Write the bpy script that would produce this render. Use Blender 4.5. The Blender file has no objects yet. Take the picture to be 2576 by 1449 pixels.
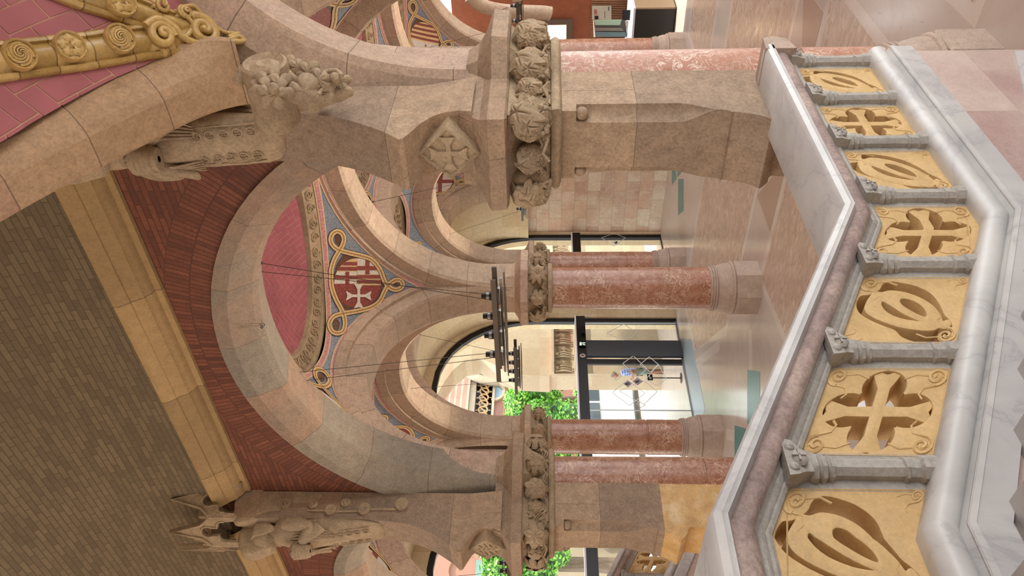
import bpy, bmesh, math, random
from mathutils import Vector, Matrix
random.seed(7)
PI = math.pi
S = bpy.context.scene
COL = S.collection
# ------------------------------------------------------------------ camera, world, sun, exposure
F_PX, XH, TH, EYE = 1945.0, 1371.0, math.radians(41.6), 3.35
pit = math.atan((XH-1288)/F_PX)
fx, fy = math.cos(TH), math.sin(TH)
FW = Vector((fx*math.cos(pit), fy*math.cos(pit), math.sin(pit)))
RG = Vector((fx*math.sin(pit), fy*math.sin(pit), -math.cos(pit)))     # image right = down in the hall
UP = Vector((fy, -fx, 0))                                             # image up = right in the hall
ORG = Vector((0, 0, EYE))
cam = bpy.data.objects.new('camera', bpy.data.cameras.new('camera'))
COL.objects.link(cam); S.camera = cam
cam.data.sensor_width = 36; cam.data.lens = F_PX*36/2576
cam.data.clip_start = .05; cam.data.clip_end = 400
M = Matrix((RG, UP, -FW)).transposed().to_4x4(); M.translation = ORG
cam.matrix_world = M
w = bpy.data.worlds.new('sky'); S.world = w; w.use_nodes = True
nt = w.node_tree; bg = nt.nodes['Background']
bg.inputs[0].default_value = (.93, .965, 1.0, 1); bg.inputs[1].default_value = 1.65
sun = bpy.data.objects.new('sun', bpy.data.lights.new('sun', 'SUN')); COL.objects.link(sun)
sun.data.energy = 3.2; sun.data.angle = .02; sun.data.color = (1, .95, .86)
sun.rotation_euler = Vector((-.1, .36, -1)).to_track_quat('-Z', 'Y').to_euler()
S.view_settings.view_transform = 'Standard'; S.view_settings.look = 'None'
S.view_settings.exposure = 1.45; S.view_settings.gamma = 1

# ------------------------------------------------------------------ pixel helpers (where a traced pixel meets a real surface)
def ray(x, y): return FW + RG*((x-1288)/F_PX) + UP*((724.5-y)/F_PX)
def onX(x, y, X): d = ray(x, y); return ORG + d*(X/d.x)
def onY(x, y, Y): d = ray(x, y); return ORG + d*(Y/d.y)
def onZ(x, y, Z): d = ray(x, y); return ORG + d*((Z-EYE)/d.z)

# ------------------------------------------------------------------ mesh helpers
class MB:
    def __init__(s): s.v = []; s.f = []; s.uv = []; s.mi = []; s.cur = 0
    def add(s, pts, faces, uvs=None):
        b = len(s.v); s.v += [tuple(p) for p in pts]
        for f in faces:
            s.f.append(tuple(b+i for i in f)); s.mi.append(s.cur)
            s.uv.append([uvs[i] if uvs else (pts[i][0]+pts[i][1], pts[i][2]) for i in f])
        return s
    def grid(s, rows, uvs=None, closeu=False, closev=False, flip=False):
        n, m = len(rows), len(rows[0]); pts = [p for r in rows for p in r]
        fs = []
        for i in range(n if closeu else n-1):
            for j in range(m if closev else m-1):
                a, b_, c, d = i*m+j, i*m+(j+1) % m, ((i+1) % n)*m+(j+1) % m, ((i+1) % n)*m+j
                fs.append((a, b_, c, d) if not flip else (d, c, b_, a))
        u = [q for r in uvs for q in r] if uvs else None
        return s.add(pts, fs, u)
    def box(s, c, d, rz=0):
        cx, cy, cz = c; hx, hy, hz = d[0]/2, d[1]/2, d[2]/2; pts = []
        for z in (-hz, hz):
            for x, y in ((-hx, -hy), (hx, -hy), (hx, hy), (-hx, hy)):
                pts.append((cx+x*math.cos(rz)-y*math.sin(rz), cy+x*math.sin(rz)+y*math.cos(rz), cz+z))
        return s.add(pts, [(3, 2, 1, 0), (4, 5, 6, 7), (0, 1, 5, 4), (1, 2, 6, 5), (2, 3, 7, 6), (3, 0, 4, 7)])
    def box2(s, lo, hi): return s.box([(a+b)/2 for a, b in zip(lo, hi)], [b-a for a, b in zip(lo, hi)])
    def prism(s, poly, lo, hi, axis='z'):
        n = len(poly)
        def P(a, b, h): return {'z': (a, b, h), 'y': (a, h, b), 'x': (h, a, b)}[axis]
        pts = [P(a, b, lo) for a, b in poly]+[P(a, b, hi) for a, b in poly]
        fs = [tuple(range(n))[::-1], tuple(range(n, 2*n))]+[(i, (i+1) % n, n+(i+1) % n, n+i) for i in range(n)]
        return s.add(pts, fs)
    def lathe(s, prof, c, n=32, ph=0):
        rows = []; uv = []; L = 0
        for k, (z, r) in enumerate(prof):
            if k: L += math.hypot(z-prof[k-1][0], r-prof[k-1][1])
            rows.append([(c[0]+r*math.cos(ph+2*PI*i/n), c[1]+r*math.sin(ph+2*PI*i/n), c[2]+z) for i in range(n+1)])
            uv.append([(2*PI*i/n*.34, c[2]+z) for i in range(n+1)])
        return s.grid(rows, uv)
    def tube(s, pts, r, n=8, caps=True):
        pts = [Vector(p) for p in pts]; rows = []
        nrm = None
        for i, p in enumerate(pts):
            t = (pts[min(i+1, len(pts)-1)]-pts[max(i-1, 0)])
            if t.length < 1e-9: t = Vector((0, 0, 1))
            t.normalize()
            if nrm is None:
                nrm = t.orthogonal().normalized()
            nrm = (nrm-t*nrm.dot(t))
            nrm = nrm.normalized() if nrm.length > 1e-6 else t.orthogonal().normalized()
            b = t.cross(nrm); rr = r[i] if isinstance(r, (list, tuple)) else r
            rows.append([p+nrm*(math.cos(2*PI*k/n)*rr)+b*(math.sin(2*PI*k/n)*rr) for k in range(n)])
        s.grid(rows, closev=True)
        if caps:
            s.add(rows[0], [tuple(range(n))[::-1]]); s.add(rows[-1], [tuple(range(n))])
        return s
    def ball(s, c, r, n=10, m=7, sc=(1, 1, 1)):
        rows = [[(c[0]+sc[0]*r*math.sin(PI*i/m)*math.cos(2*PI*j/n), c[1]+sc[1]*r*math.sin(PI*i/m)*math.sin(2*PI*j/n), c[2]+sc[2]*r*math.cos(PI*i/m)) for j in range(n)] for i in range(m+1)]
        return s.grid(rows, closev=True, flip=True)
    def merge(s, o, f=lambda p: p):
        b = len(s.v); s.v += [tuple(f(p)) for p in o.v]
        s.f += [tuple(b+i for i in q) for q in o.f]; s.uv += o.uv; s.mi += o.mi
        return s

def tag(o, label=None, cat=None, group=None, kind=None):
    if label: o['label'] = label
    if cat: o['category'] = cat
    if group: o['group'] = group
    if kind: o['kind'] = kind
    return o
def empty(name, loc, label, cat, group=None):
    o = bpy.data.objects.new(name, None); COL.objects.link(o); o.location = loc; o.empty_display_size = .1
    return tag(o, label, cat, group)
def rootloc(p):
    l = Vector(p.location)
    while p.parent: p = p.parent; l += Vector(p.location)
    return l
def obj(name, mb, mat, parent=None, smooth=38, weld=True, at=None):
    """mesh given in hall coordinates; origin at the parent's origin (or at `at`)"""
    me = bpy.data.meshes.new(name)
    off = rootloc(parent) if parent else Vector(at) if at else Vector((0, 0, 0))
    me.from_pydata([(p[0]-off.x, p[1]-off.y, p[2]-off.z) for p in mb.v], [], mb.f)
    uvl = me.uv_layers.new(name='UVMap'); flat = []
    for q in mb.uv:
        for a in q: flat += [a[0], a[1]]
    uvl.data.foreach_set('uv', flat)
    mats = mat if isinstance(mat, (list, tuple)) else [mat]
    for m in mats: me.materials.append(m)
    if len(mats) > 1: me.polygons.foreach_set('material_index', mb.mi)
    if weld:
        bm = bmesh.new(); bm.from_mesh(me); bmesh.ops.remove_doubles(bm, verts=bm.verts, dist=1e-5)
        bm.to_mesh(me); bm.free()
    if smooth:
        me.shade_smooth(); me.set_sharp_from_angle(angle=math.radians(smooth))
    o = bpy.data.objects.new(name, me); COL.objects.link(o)
    if parent: o.parent = parent
    else: o.location = off
    return o
def struct(name, mb, mat, **k): return tag(obj(name, mb, mat, **k), kind='structure')
def thing(name, mb, mat, label, cat, group=None, at=None, **k): return tag(obj(name, mb, mat, at=at, **k), label, cat, group)
def recalc(o):
    bm = bmesh.new(); bm.from_mesh(o.data); bmesh.ops.recalc_face_normals(bm, faces=bm.faces); bm.to_mesh(o.data); bm.free(); return o

# ------------------------------------------------------------------ materials
def srgb(c):
    if isinstance(c, str): c = [int(c[i:i+2], 16) for i in (0, 2, 4)]
    return tuple((v/255/12.92 if v/255 <= .04045 else ((v/255+.055)/1.055)**2.4) for v in c)+(1,)
class NT:
    def __init__(s, name):
        s.m = bpy.data.materials.new(name); s.m.use_nodes = True; s.t = s.m.node_tree; s.b = s.t.nodes['Principled BSDF']
    def n(s, t, **k):
        o = s.t.nodes.new(t)
        for a, v in k.items():
            if a.startswith('_'): o.inputs[a[1:].replace('_', ' ')].default_value = v
            else: setattr(o, a, v)
        return o
    def l(s, a, b): s.t.links.new(a, b)
    def math(s, op, a, b=None, c=None):
        o = s.n('ShaderNodeMath', operation=op)
        for i, v in enumerate((a, b, c)):
            if v is None: continue
            if isinstance(v, (int, float)): o.inputs[i].default_value = v
            else: s.l(v, o.inputs[i])
        return o.outputs[0]
    def ramp(s, fac, stops):
        r = s.n('ShaderNodeValToRGB'); e = r.color_ramp.elements
        while len(e) < len(stops): e.new(.5)
        for i, (p, c) in enumerate(stops): e[i].position = p; e[i].color = c if len(c) == 4 else srgb(c)
        s.l(fac, r.inputs[0]); return r.outputs[0]
    def mix(s, fac, a, b, mode='MIX'):
        o = s.n('ShaderNodeMix', data_type='RGBA', blend_type=mode)
        for v, i in ((fac, 0), (a, 6), (b, 7)):
            if isinstance(v, (int, float)): o.inputs[i].default_value = v
            elif isinstance(v, (tuple, list)): o.inputs[i].default_value = v
            else: s.l(v, o.inputs[i])
        return o.outputs[2]
    def noise(s, vec, scale, detail=4, rough=.6, dist=0):
        o = s.n('ShaderNodeTexNoise', _Scale=scale, _Detail=detail, _Roughness=rough, _Distortion=dist); s.l(vec, o.inputs['Vector']); return o.outputs[0]
    def bump(s, h, strength, dist=.01):
        o = s.n('ShaderNodeBump'); o.inputs['Strength'].default_value = strength; o.inputs['Distance'].default_value = dist
        s.l(h, o.inputs['Height']); s.l(o.outputs[0], s.b.inputs['Normal'])
    def col(s, c): s.l(c, s.b.inputs['Base Color']) if not isinstance(c, tuple) else setattr(s.b.inputs['Base Color'], 'default_value', c)

def stone(name, tints, rough=.75, block=None, mortar='6b5745', msize=.004, grain=.5, bump=.35, nscale=1.3, stain=None, gloss=None):
    """tints: list of hex colours picked block by block; large noise drifts between them"""
    q = NT(name); geo = q.n('ShaderNodeNewGeometry'); pos = geo.outputs['Position']; uv = q.n('ShaderNodeUVMap').outputs[0]
    big = q.noise(pos, nscale, 5, .55, .4)
    if block:
        br = q.n('ShaderNodeTexBrick', _Scale=1, _Mortar_Size=msize, _Brick_Width=block[0], _Row_Height=block[1], _Mortar_Smooth=.15)
        br.inputs['Color1'].default_value = (0, 0, 0, 1); br.inputs['Color2'].default_value = (1, 1, 1, 1); br.inputs['Mortar'].default_value = (.5, .5, .5, 1)
        br.offset = .5; q.l(uv, br.inputs['Vector'])
        sel = q.math('ADD', q.math('MULTIPLY', br.outputs[0], .62), q.math('MULTIPLY', big, .55))
        sel = q.math('SUBTRACT', sel, .1)
        mort = br.outputs['Fac']
    else:
        sel = q.math('MULTIPLY_ADD', big, 1.5, -.25); mort = None
    n = len(tints); base = q.ramp(sel, [((i+.5)/n, t) for i, t in enumerate(tints)])
    fine = q.noise(pos, 48, 4, .8); mid = q.noise(pos, 11, 5, .7)
    dk = q.ramp(q.math('ADD', q.math('MULTIPLY', fine, .6), q.math('MULTIPLY', mid, .4)), [(.36, (1-grain*.75,)*3+(1,)), (.60, (1.1, 1.1, 1.1, 1))])
    c = q.mix(1, base, dk, 'MULTIPLY')
    if stain:
        st = q.ramp(q.noise(pos, 2.2, 6, .7, 1), [(.55, (0, 0, 0, 1)), (.72, (1, 1, 1, 1))]); c = q.mix(q.math('MULTIPLY', st, .6), c, srgb(stain))
    h = q.math('ADD', q.math('MULTIPLY', fine, .5), mid)
    if mort is not None:
        c = q.mix(q.math('MULTIPLY', mort, .85), c, srgb(mortar)); h = q.math('SUBTRACT', h, q.math('MULTIPLY', mort, 1.5))
    q.col(c); q.b.inputs['Roughness'].default_value = rough; q.bump(h, bump, .006)
    return q.m
def plain(name, c, rough=.5, metal=0, noise=0, nscale=20, emit=0, spec=.5):
    q = NT(name); q.b.inputs['Roughness'].default_value = rough; q.b.inputs['Metallic'].default_value = metal
    q.b.inputs['Specular IOR Level'].default_value = spec
    if noise:
        pos = q.n('ShaderNodeNewGeometry').outputs['Position']
        q.col(q.mix(1, srgb(c), q.ramp(q.noise(pos, nscale, 4), [(.3, (1-noise,)*3+(1,)), (.7, (1.05,)*3+(1,))]), 'MULTIPLY'))
    else: q.col(srgb(c))
    if emit: q.b.inputs['Emission Color'].default_value = srgb(c); q.b.inputs['Emission Strength'].default_value = emit
    return q.m
def marble_red(name, a='84503a', b='9e6a50', vein='d6bda4', och='a5783f', rough=.3):
    q = NT(name); pos = q.n('ShaderNodeNewGeometry').outputs['Position']
    base = q.ramp(q.noise(pos, 6, 6, .65, .8), [(.3, a), (.5, b), (.62, 'a87862'), (.75, och)])
    wv = q.noise(pos, 9, 7, .68, 1.6)
    vf = q.ramp(q.math('ABSOLUTE', q.math('SUBTRACT', wv, .5)), [(0, (1, 1, 1, 1)), (.016, (.5,)*3+(1,)), (.034, (0, 0, 0, 1))])
    mask = q.ramp(q.noise(pos, 3.5, 3), [(.45, (0, 0, 0, 1)), (.62, (1, 1, 1, 1))])
    sp = q.ramp(q.noise(pos, 45, 3, .6), [(.62, (0, 0, 0, 1)), (.7, (1, 1, 1, 1))])
    f = q.math('MULTIPLY', vf, q.math('ADD', mask, .4)); f = q.math('ADD', f, q.math('MULTIPLY', sp, .35))
    q.col(q.mix(f, base, srgb(vein))); q.b.inputs['Roughness'].default_value = rough
    return q.m
def marble_white(name, a='c9c9cf', b='e6e4e2', v='9c9ca8', rough=.35, warm=None):
    q = NT(name); pos = q.n('ShaderNodeNewGeometry').outputs['Position']
    base = q.ramp(q.noise(pos, 2.2, 6, .6, .3), [(.3, a), (.65, b)])
    vf = q.ramp(q.math('ABSOLUTE', q.math('SUBTRACT', q.noise(pos, 2.3, 8, .6, .5), .5)), [(0, (.8,)*3+(1,)), (.02, (.25,)*3+(1,)), (.07, (0, 0, 0, 1))])
    c = q.mix(q.math('MULTIPLY', vf, .6), base, srgb(v))
    if warm: c = q.mix(q.ramp(q.noise(pos, 1.1, 3), [(.5, (0, 0, 0, 1)), (.7, (.6,)*3+(1,))]), c, srgb(warm))
    q.col(c); q.b.inputs['Roughness'].default_value = rough; return q.m
def mosaic(name, c1, c2, grout='d8cdb8', scale=38, rough=.35):
    q = NT(name); pos = q.n('ShaderNodeNewGeometry').outputs['Position']
    vo = q.n('ShaderNodeTexVoronoi', _Scale=scale, feature='DISTANCE_TO_EDGE'); q.l(pos, vo.inputs['Vector'])
    vc = q.n('ShaderNodeTexVoronoi', _Scale=scale); q.l(pos, vc.inputs['Vector'])
    sx = q.n('ShaderNodeSeparateColor'); q.l(vc.outputs['Color'], sx.inputs[0])
    c = q.mix(sx.outputs[0], srgb(c1), srgb(c2))
    e = q.ramp(vo.outputs['Distance'], [(.03, (1, 1, 1, 1)), (.09, (0, 0, 0, 1))])
    q.col(q.mix(q.math('MULTIPLY', e, .55), c, srgb(grout))); q.b.inputs['Roughness'].default_value = rough
    q.bump(vo.outputs['Distance'], .3, .004); return q.m

T_ST = ['b29c85', 'c2ab92', 'ccb399', 'bb9e8a', 'd0bda4']
ST = stone('stone_rib', T_ST, block=(.62, 10), msize=.0035)
ST_FRONT = stone('stone_front_arch', ['8b8173', '9a8d7a', 'a3866f', '8e8373', 'a08872'], block=(.75, 10), msize=.004)
ST_PIER = stone('stone_pier', ['8f7b68', 'a68c72', 'b2977a', '9f8068'], block=(3, 1.35), msize=.003, grain=.6)
ST_CARVE = stone('stone_carved', ['98836a', 'ae9778', 'bca484'], grain=.55, bump=.5)
ST_BASE = stone('stone_base', ['a08a7c', 'b39d8d', 'a68f7d'], grain=.35, bump=.2)
ST_WALL = stone('stone_wall', ['c4ad92', 'd2bfa6', 'c6a288', 'd8c8b0', 'b8947f', 'd4c2aa'], block=(.62, .36), msize=.004, mortar='8c7661', grain=.3)
ST_LIGHT = stone('stone_light', ['c7b08a', 'd6c4a0', 'c9b394'], block=(.9, .5), msize=.003, mortar='9b8568', grain=.3)
ST_YEL = stone('stone_yellow', ['b98f52', 'cfa566', 'd9bd8f'], grain=.3, nscale=4, rough=.4)
BRICK = stone('red_brick', ['63382a', '774530', '875139', '6d3d2b'], block=(.28, .055), msize=.0055, mortar='532f23', grain=.5, bump=.6)
BRICK_RING = stone('red_brick_soldiers', ['63382a', '774530', '875139', '6d3d2b'], block=(.055, .22), msize=.0055, mortar='532f23', grain=.5, bump=.6)
BRICK_CEIL = stone('grey_brick_ceiling', ['6e604a', '7c6d54', '84755b'], block=(.24, .062), msize=.006, mortar='5e523f', grain=.25, bump=.8)
CORN = stone('cornice_stone', ['9c8158', 'b39566', 'a88a5e'], grain=.3)
PINK_G = plain('pink_tile_grout', 'cf9a84', .6)
PINK = plain('pink_tile', 'a8606a', .28, noise=.25, nscale=2.5)
GOLD = stone('ochre_glazed_terracotta', ['a8884c', 'c2a162', 'd2b47a'], rough=.32, grain=.35, bump=.25)
RED = marble_red('red_marble')
RED_N = marble_red('red_marble_near', '9c6048', 'b47e64', 'e2d3c0', 'b98c48', .42)
WHITE = marble_white('white_marble', 'bab8b6', 'd2d0cc', '9d9b9f')
WHITE_B = marble_white('grey_white_marble', 'b0adac', 'c6c3c0', '8f8d92')
PINKM = stone('pink_grey_marble', ['b39c92', 'c4b0a5', 'a88a84', 'bba596'], grain=.2, bump=.05, rough=.35, block=(1.1, .42), msize=.002, mortar='a18d84')
ROSE = stone('rose_rough_stone', ['a98e84', 'b7a196', '9c8680', 'a7998e'], grain=.6, bump=.5, nscale=2.5)
GREYST = stone('grey_carved_stone', ['a09a92', 'b2aca3', 'a8a199'], grain=.4, bump=.35)
YELP = stone('yellow_carved_stone', ['c4a06a', 'd2b07a', 'c9a56f'], grain=.22, bump=.3, rough=.6, nscale=3)
MB_BLUE = mosaic('blue_mosaic', '66707f', '7f8996', 'b9b6b0')
MB_PINK = mosaic('pink_mosaic_border', 'b2707a', 'c07f86', 'e0c4a8', 24)
MB_CREAM = mosaic('cream_mosaic_edge', 'd3b58c', 'dcc29c', 'b59a78', 60)
MB_GOLD = mosaic('gold_mosaic', 'b98d4c', 'd0a968', 'dcc090', 60, .25)
MB_GOLD2 = mosaic('pale_gold_mosaic', 'd2ab74', 'dcbd8c', 'e6d2a8', 60, .25)
MB_BROWN = mosaic('brown_mosaic', '4a2e22', '5d3a2c', '9a7a5c', 50)
MB_RED = mosaic('red_mosaic', '7a2f2a', '8c3a34', 'b07a6c', 50)
MB_WHITE = mosaic('white_mosaic', 'cfc5b6', 'e0d8ca', 'bfb29c', 50)
BLACK = plain('black_metal', '141212', .35, .3)
DARK = plain('dark_line', '2c211b', .6)
STEEL = plain('brushed_steel', '8d8d8d', .3, .9)
DGREY = plain('dark_grey_panel', '3a3f47', .4)
def glass():
    q = NT('window_glass'); t = q.t
    for n_ in list(t.nodes):
        if n_.type == 'BSDF_PRINCIPLED': t.nodes.remove(n_)
    tr = t.nodes.new('ShaderNodeBsdfTransparent'); gl = t.nodes.new('ShaderNodeBsdfGlossy'); gl.inputs['Roughness'].default_value = .02
    tr.inputs[0].default_value = (.93, .96, .95, 1)
    fr = t.nodes.new('ShaderNodeFresnel'); fr.inputs[0].default_value = 1.22
    mx = t.nodes.new('ShaderNodeMixShader'); t.links.new(fr.outputs[0], mx.inputs[0]); t.links.new(tr.outputs[0], mx.inputs[1]); t.links.new(gl.outputs[0], mx.inputs[2])
    t.links.new(mx.outputs[0], t.nodes['Material Output'].inputs[0]); return q.m
GLASS = glass()

# ------------------------------------------------------------------ plan of the hall
XS = [5.661, 9.358, 14.536, 18.03]
YS = [-2.4, 2.955, 8.309, 12.17]
Z0, HV, MM = 3.95, 2.5, .79
def floor_mat(name, tints, rough, streak=False, tile=None):
    q = NT(name); pos = q.n('ShaderNodeNewGeometry').outputs['Position']
    base = q.ramp(q.noise(pos, 1.4, 5, .6, .6), [((i+.5)/len(tints), t) for i, t in enumerate(tints)])
    if streak:
        mp = q.n('ShaderNodeMapping'); mp.inputs['Scale'].default_value = (26, 8.5, 1); mp.inputs['Rotation'].default_value = (0, 0, math.radians(streak)); q.l(pos, mp.inputs[0])
        vo = q.n('ShaderNodeTexVoronoi', _Scale=1); q.l(mp.outputs[0], vo.inputs['Vector']); sx = q.n('ShaderNodeSeparateColor'); q.l(vo.outputs['Color'], sx.inputs[0])
        c = q.mix(1, base, q.ramp(sx.outputs[0], [(0, (.82, .80, .78, 1)), (.6, (.98, .98, .98, 1)), (.9, (1.05, 1.05, 1.05, 1)), (1, (1.25, 1.25, 1.22, 1))]), 'MULTIPLY')
        rg = q.math('MULTIPLY_ADD', sx.outputs[1], .18, rough-.06); q.l(rg, q.b.inputs['Roughness'])
        q.bump(sx.outputs[2], .12, .004)
    else:
        pit_ = q.ramp(q.noise(pos, 14, 6, .75, .8), [(.30, (.62, .56, .5, 1)), (.38, (1, 1, 1, 1))])
        c = q.mix(1, base, pit_, 'MULTIPLY'); q.b.inputs['Roughness'].default_value = rough
    q.col(c); q.b.inputs['Specular IOR Level'].default_value = .6; return q.m
FL_A = floor_mat('travertine_floor', ['b3a397', 'c2b4a9', 'baab9e'], .17)
FL_W = floor_mat('pale_travertine_band', ['c3b4a8', 'd0c3b8', 'c8b8aa'], .18)
FL_S = floor_mat('small_brown_floor_tiles', ['b59d8a', 'c2ab98', 'bba492'], .24, streak=48.4)
FL_T = plain('teal_floor_slate', '4f8a86', .3, noise=.15, nscale=4)

# floor: base slab and inlaid bands
m = MB(); m.box2((-3, -12, -.3), (26, 17, 0)); struct('floor', m, FL_A, smooth=0)
def inlay(name, pts, mat, z, label=None, **k):
    m = MB(); m.prism([(p[0], p[1]) for p in pts], 0, z); return struct(name, m, mat, smooth=0, **k)
def inset(x0, x1, y0, y1): return [(x0, y0), (x1, y0), (x1, y1), (x0, y1)]
k = 0
for pts in ([(6.1, -1.8), (9.13, -1.8), (9.13, 2.45), (6.1, 2.45)], [(6.1, 3.45), (9.13, 3.45), (9.13, 7.92), (6.1, 7.55)], [(10.38, -1.9), (13.8, -1.9), (13.8, 12.6), (12.1, 12.6), (10.38, 10.15)],
            [(15.1, -1.8), (17.5, -1.8), (17.5, 7.6), (15.1, 7.6)], [(6.3, 9.3), (7.3, 9.3), (7.0, 11.4), (6.3, 11.4)]):
    k += 1; cx_ = sum(p[0] for p in pts)/len(pts); cy_ = sum(p[1] for p in pts)/len(pts)
    inlay('trim_%d' % k, [(p[0]+math.copysign(.14, p[0]-cx_), p[1]+math.copysign(.14, p[1]-cy_)) for p in pts], FL_W, .001)
    inlay('trim_%d' % (k+20), pts, FL_S, .002)
FL_B = floor_mat('plain_brown_floor_slabs', ['a48a78', 'ad9482', 'a68d7c'], .2)
inlay('trim_10', [(9.28, 7.12), (10.22, 7.12), (9.62, 6.3), (9.28, 5.9)], FL_B, .003); inlay('trim_11', [(9.28, 3.8), (10.22, 3.8), (9.62, 4.6), (9.28, 5.0)], FL_B, .003)
for i, (a_, b_) in enumerate((((6.1, 8.2), (9.0, 11.6)), ((6.4, 11.8), (9.1, 9.0)), ((10.5, 10.8), (12.0, 13.0)))):
    d = (Vector(b_)-Vector(a_)).normalized(); n = Vector((-d.y, d.x))*.1; A_, B_ = Vector(a_), Vector(b_); inlay('trim_%d' % (12+i), [tuple(A_-n), tuple(B_-n), tuple(B_+n), tuple(A_+n)], FL_W, .0015)
def teal(i, px): inlay('trim_%d' % (40+i), [onZ(a, b, 0) for a, b in px], FL_T, .003)
teal(0, [(1880, 930), (1912, 935), (1912, 1065), (1880, 1066)])
teal(1, [(1848, 1070), (1876, 1078), (1876, 1152), (1848, 1148)])
teal(2, [(1884, 1080), (1925, 1100), (1925, 1155), (1884, 1154)])
teal(3, [(1706, 450), (1720, 450), (1720, 530), (1706, 542)])
teal(4, [(1690, 418), (1700, 418), (1702, 450), (1690, 466)])
teal(5, [(1704, 418), (1719, 418), (1719, 428), (1704, 446)])

# ------------------------------------------------------------------ arches
def ell(a, b, r, t):
    # slightly squared haunches at the intrados, plain ellipse at the extrados
    e = 2/(2.22-.22*max(0, min(1, r/.3))); c, s = math.cos(t), math.sin(t)
    return ((a+r)*math.copysign(abs(c)**e, c), Z0+(b+r)*abs(s)**e)
def sweep_arch(prof, axis, c0, fix, a, b, n=44, t0=0, t1=PI, leg=.12, taper=False):
    """prof: (r, w) radial / across; axis 'y': arch runs along y in plane x=fix"""
    rows = []; uv = []; L = 0; prev = None
    ts = [t0+(t1-t0)*i/n for i in range(n+1)]
    for i, t in enumerate(ts):
        s, z = ell(a, b, 0, t)
        if prev: L += math.hypot(s-prev[0], z-prev[1])
        prev = (s, z); row = []; uq = []; pl = 0; pp = None
        k_ = max(0, min(1, (math.sin(t)-.3)/.35)) if taper else 1
        for r, w_ in prof:
            if abs(w_) > .28: w_ = math.copysign(.28+(abs(w_)-.28)*k_, w_)
            s, z = ell(a, b, r, t)
            row.append((fix+w_, c0+s, z) if axis == 'y' else (c0+s, fix+w_, z))
            if pp: pl += math.hypot(r-pp[0], w_-pp[1])
            pp = (r, w_); uq.append((L+.3, 5+pl))
        rows.append(row); uv.append(uq)
    # straight legs down to the abacus
    def leg_row(r_, z): return [(p[0], p[1], z) for p in r_]
    rows = [leg_row(rows[0], Z0-leg)]+rows+[leg_row(rows[-1], Z0-leg)]
    uv = [[(u-leg, v) for u, v in uv[0]]]+uv+[[(u+leg, v) for u, v in uv[-1]]]
    return MB().grid(rows, uv)
RIB = [(.46, -.34), (.29, -.34), (.29, -.28), (.04, -.28), (0, -.23), (0, .23), (.04, .28), (.29, .28), (.29, .34), (.46, .34)]
def bI(L): return 2.24 if L > 4.5 else 1.92
def arch_y(X, y0, y1, label, prof=RIB, mat=None):      # arch in the plane x=X
    L = y1-y0; mb = sweep_arch(prof, 'y', (y0+y1)/2, X, L/2-.30, bI(L), taper=(prof is RIB))
    return recalc(thing('stone_arch', mb, mat or ST, label, 'arch', at=(X, (y0+y1)/2, Z0), smooth=16))
def arch_x(Y, x0, x1, label, prof=RIB, mat=None):
    L = x1-x0; mb = sweep_arch(prof, 'x', (x0+x1)/2, Y, L/2-.30, bI(L), taper=(prof is RIB))
    return recalc(thing('stone_arch', mb, mat or ST, label, 'arch', at=((x0+x1)/2, Y, Z0), smooth=16))
ST_FRONT2 = stone('stone_front_arch_tan', ['b0977c', 'b89a84', 'a8927a', 'b5957c'], block=(.8, 10), msize=.004)
FRONT = [(.50, .42), (.38, .42), (.38, .34), (.11, .30), (0, -.16), (.05, -.22), (.27, -.36), (.42, -.37), (.42, -.30)]
X0, X1, X2, X3 = XS; Ya, Yb, Yc, Yd = YS
arch_y(X0, Yb, Yc, 'large grey stone arch set in the brick wall between the two statue pillars', FRONT, ST_FRONT)
arch_y(X0, Ya, Yb, 'pale stone arch springing right from the near pillar, cut by the right edge', FRONT, ST_FRONT2)
arch_y(X0, Yc, Yd, 'grey stone arch in the brick wall left of the far statue pillar', FRONT, ST_FRONT)
arch_x(Yc, X0, X1, 'narrow stone arch from the left statue pillar to the middle red column')
arch_x(Yb, X0, X1, 'narrow stone arch rising behind the near pillar toward the right')
arch_y(X1, Yb, Yc, 'broad stone arch rising right from the middle red column above the hall')
arch_y(X1, Yc, Yd, 'stone arch from the middle red column to the column before the glass doors')
arch_y(X1, Ya, Yb, 'stone arch behind the right springing arch, beside the striped shield mosaic')
arch_x(Yc, X1, X2, 'wide stone arch crossing the nave behind the middle red column')
arch_x(Yb, X1, X2, 'wide stone arch crossing the nave on the right side of the hall')
arch_y(X2, Yb, Yc, 'stone arch on the far side of the nave right of the middle column')
arch_y(X2, Yc, Yd, 'stone arch on the far side of the nave in front of the pale block wall')
arch_y(X2, Ya, Yb, 'stone arch of the far aisle at the right edge of the hall')
arch_x(Yd, X1, X2, 'wide stone arch just inside the tall arched entrance window')
arch_x(Yd, X2, X3, 'narrow stone arch beside the pale block wall near the entrance')
arch_x(Yd, X0, X1, 'narrow stone arch at the entrance end behind the far statue pillar')
arch_x(Yc, X2, X3, 'narrow stone arch over the far aisle')
arch_x(Yb, X2, X3, 'narrow stone arch over the far aisle on the right')
arch_y(X3, Yb, Yc, 'stone wall arch framing the reception beyond the near pillar')

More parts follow.
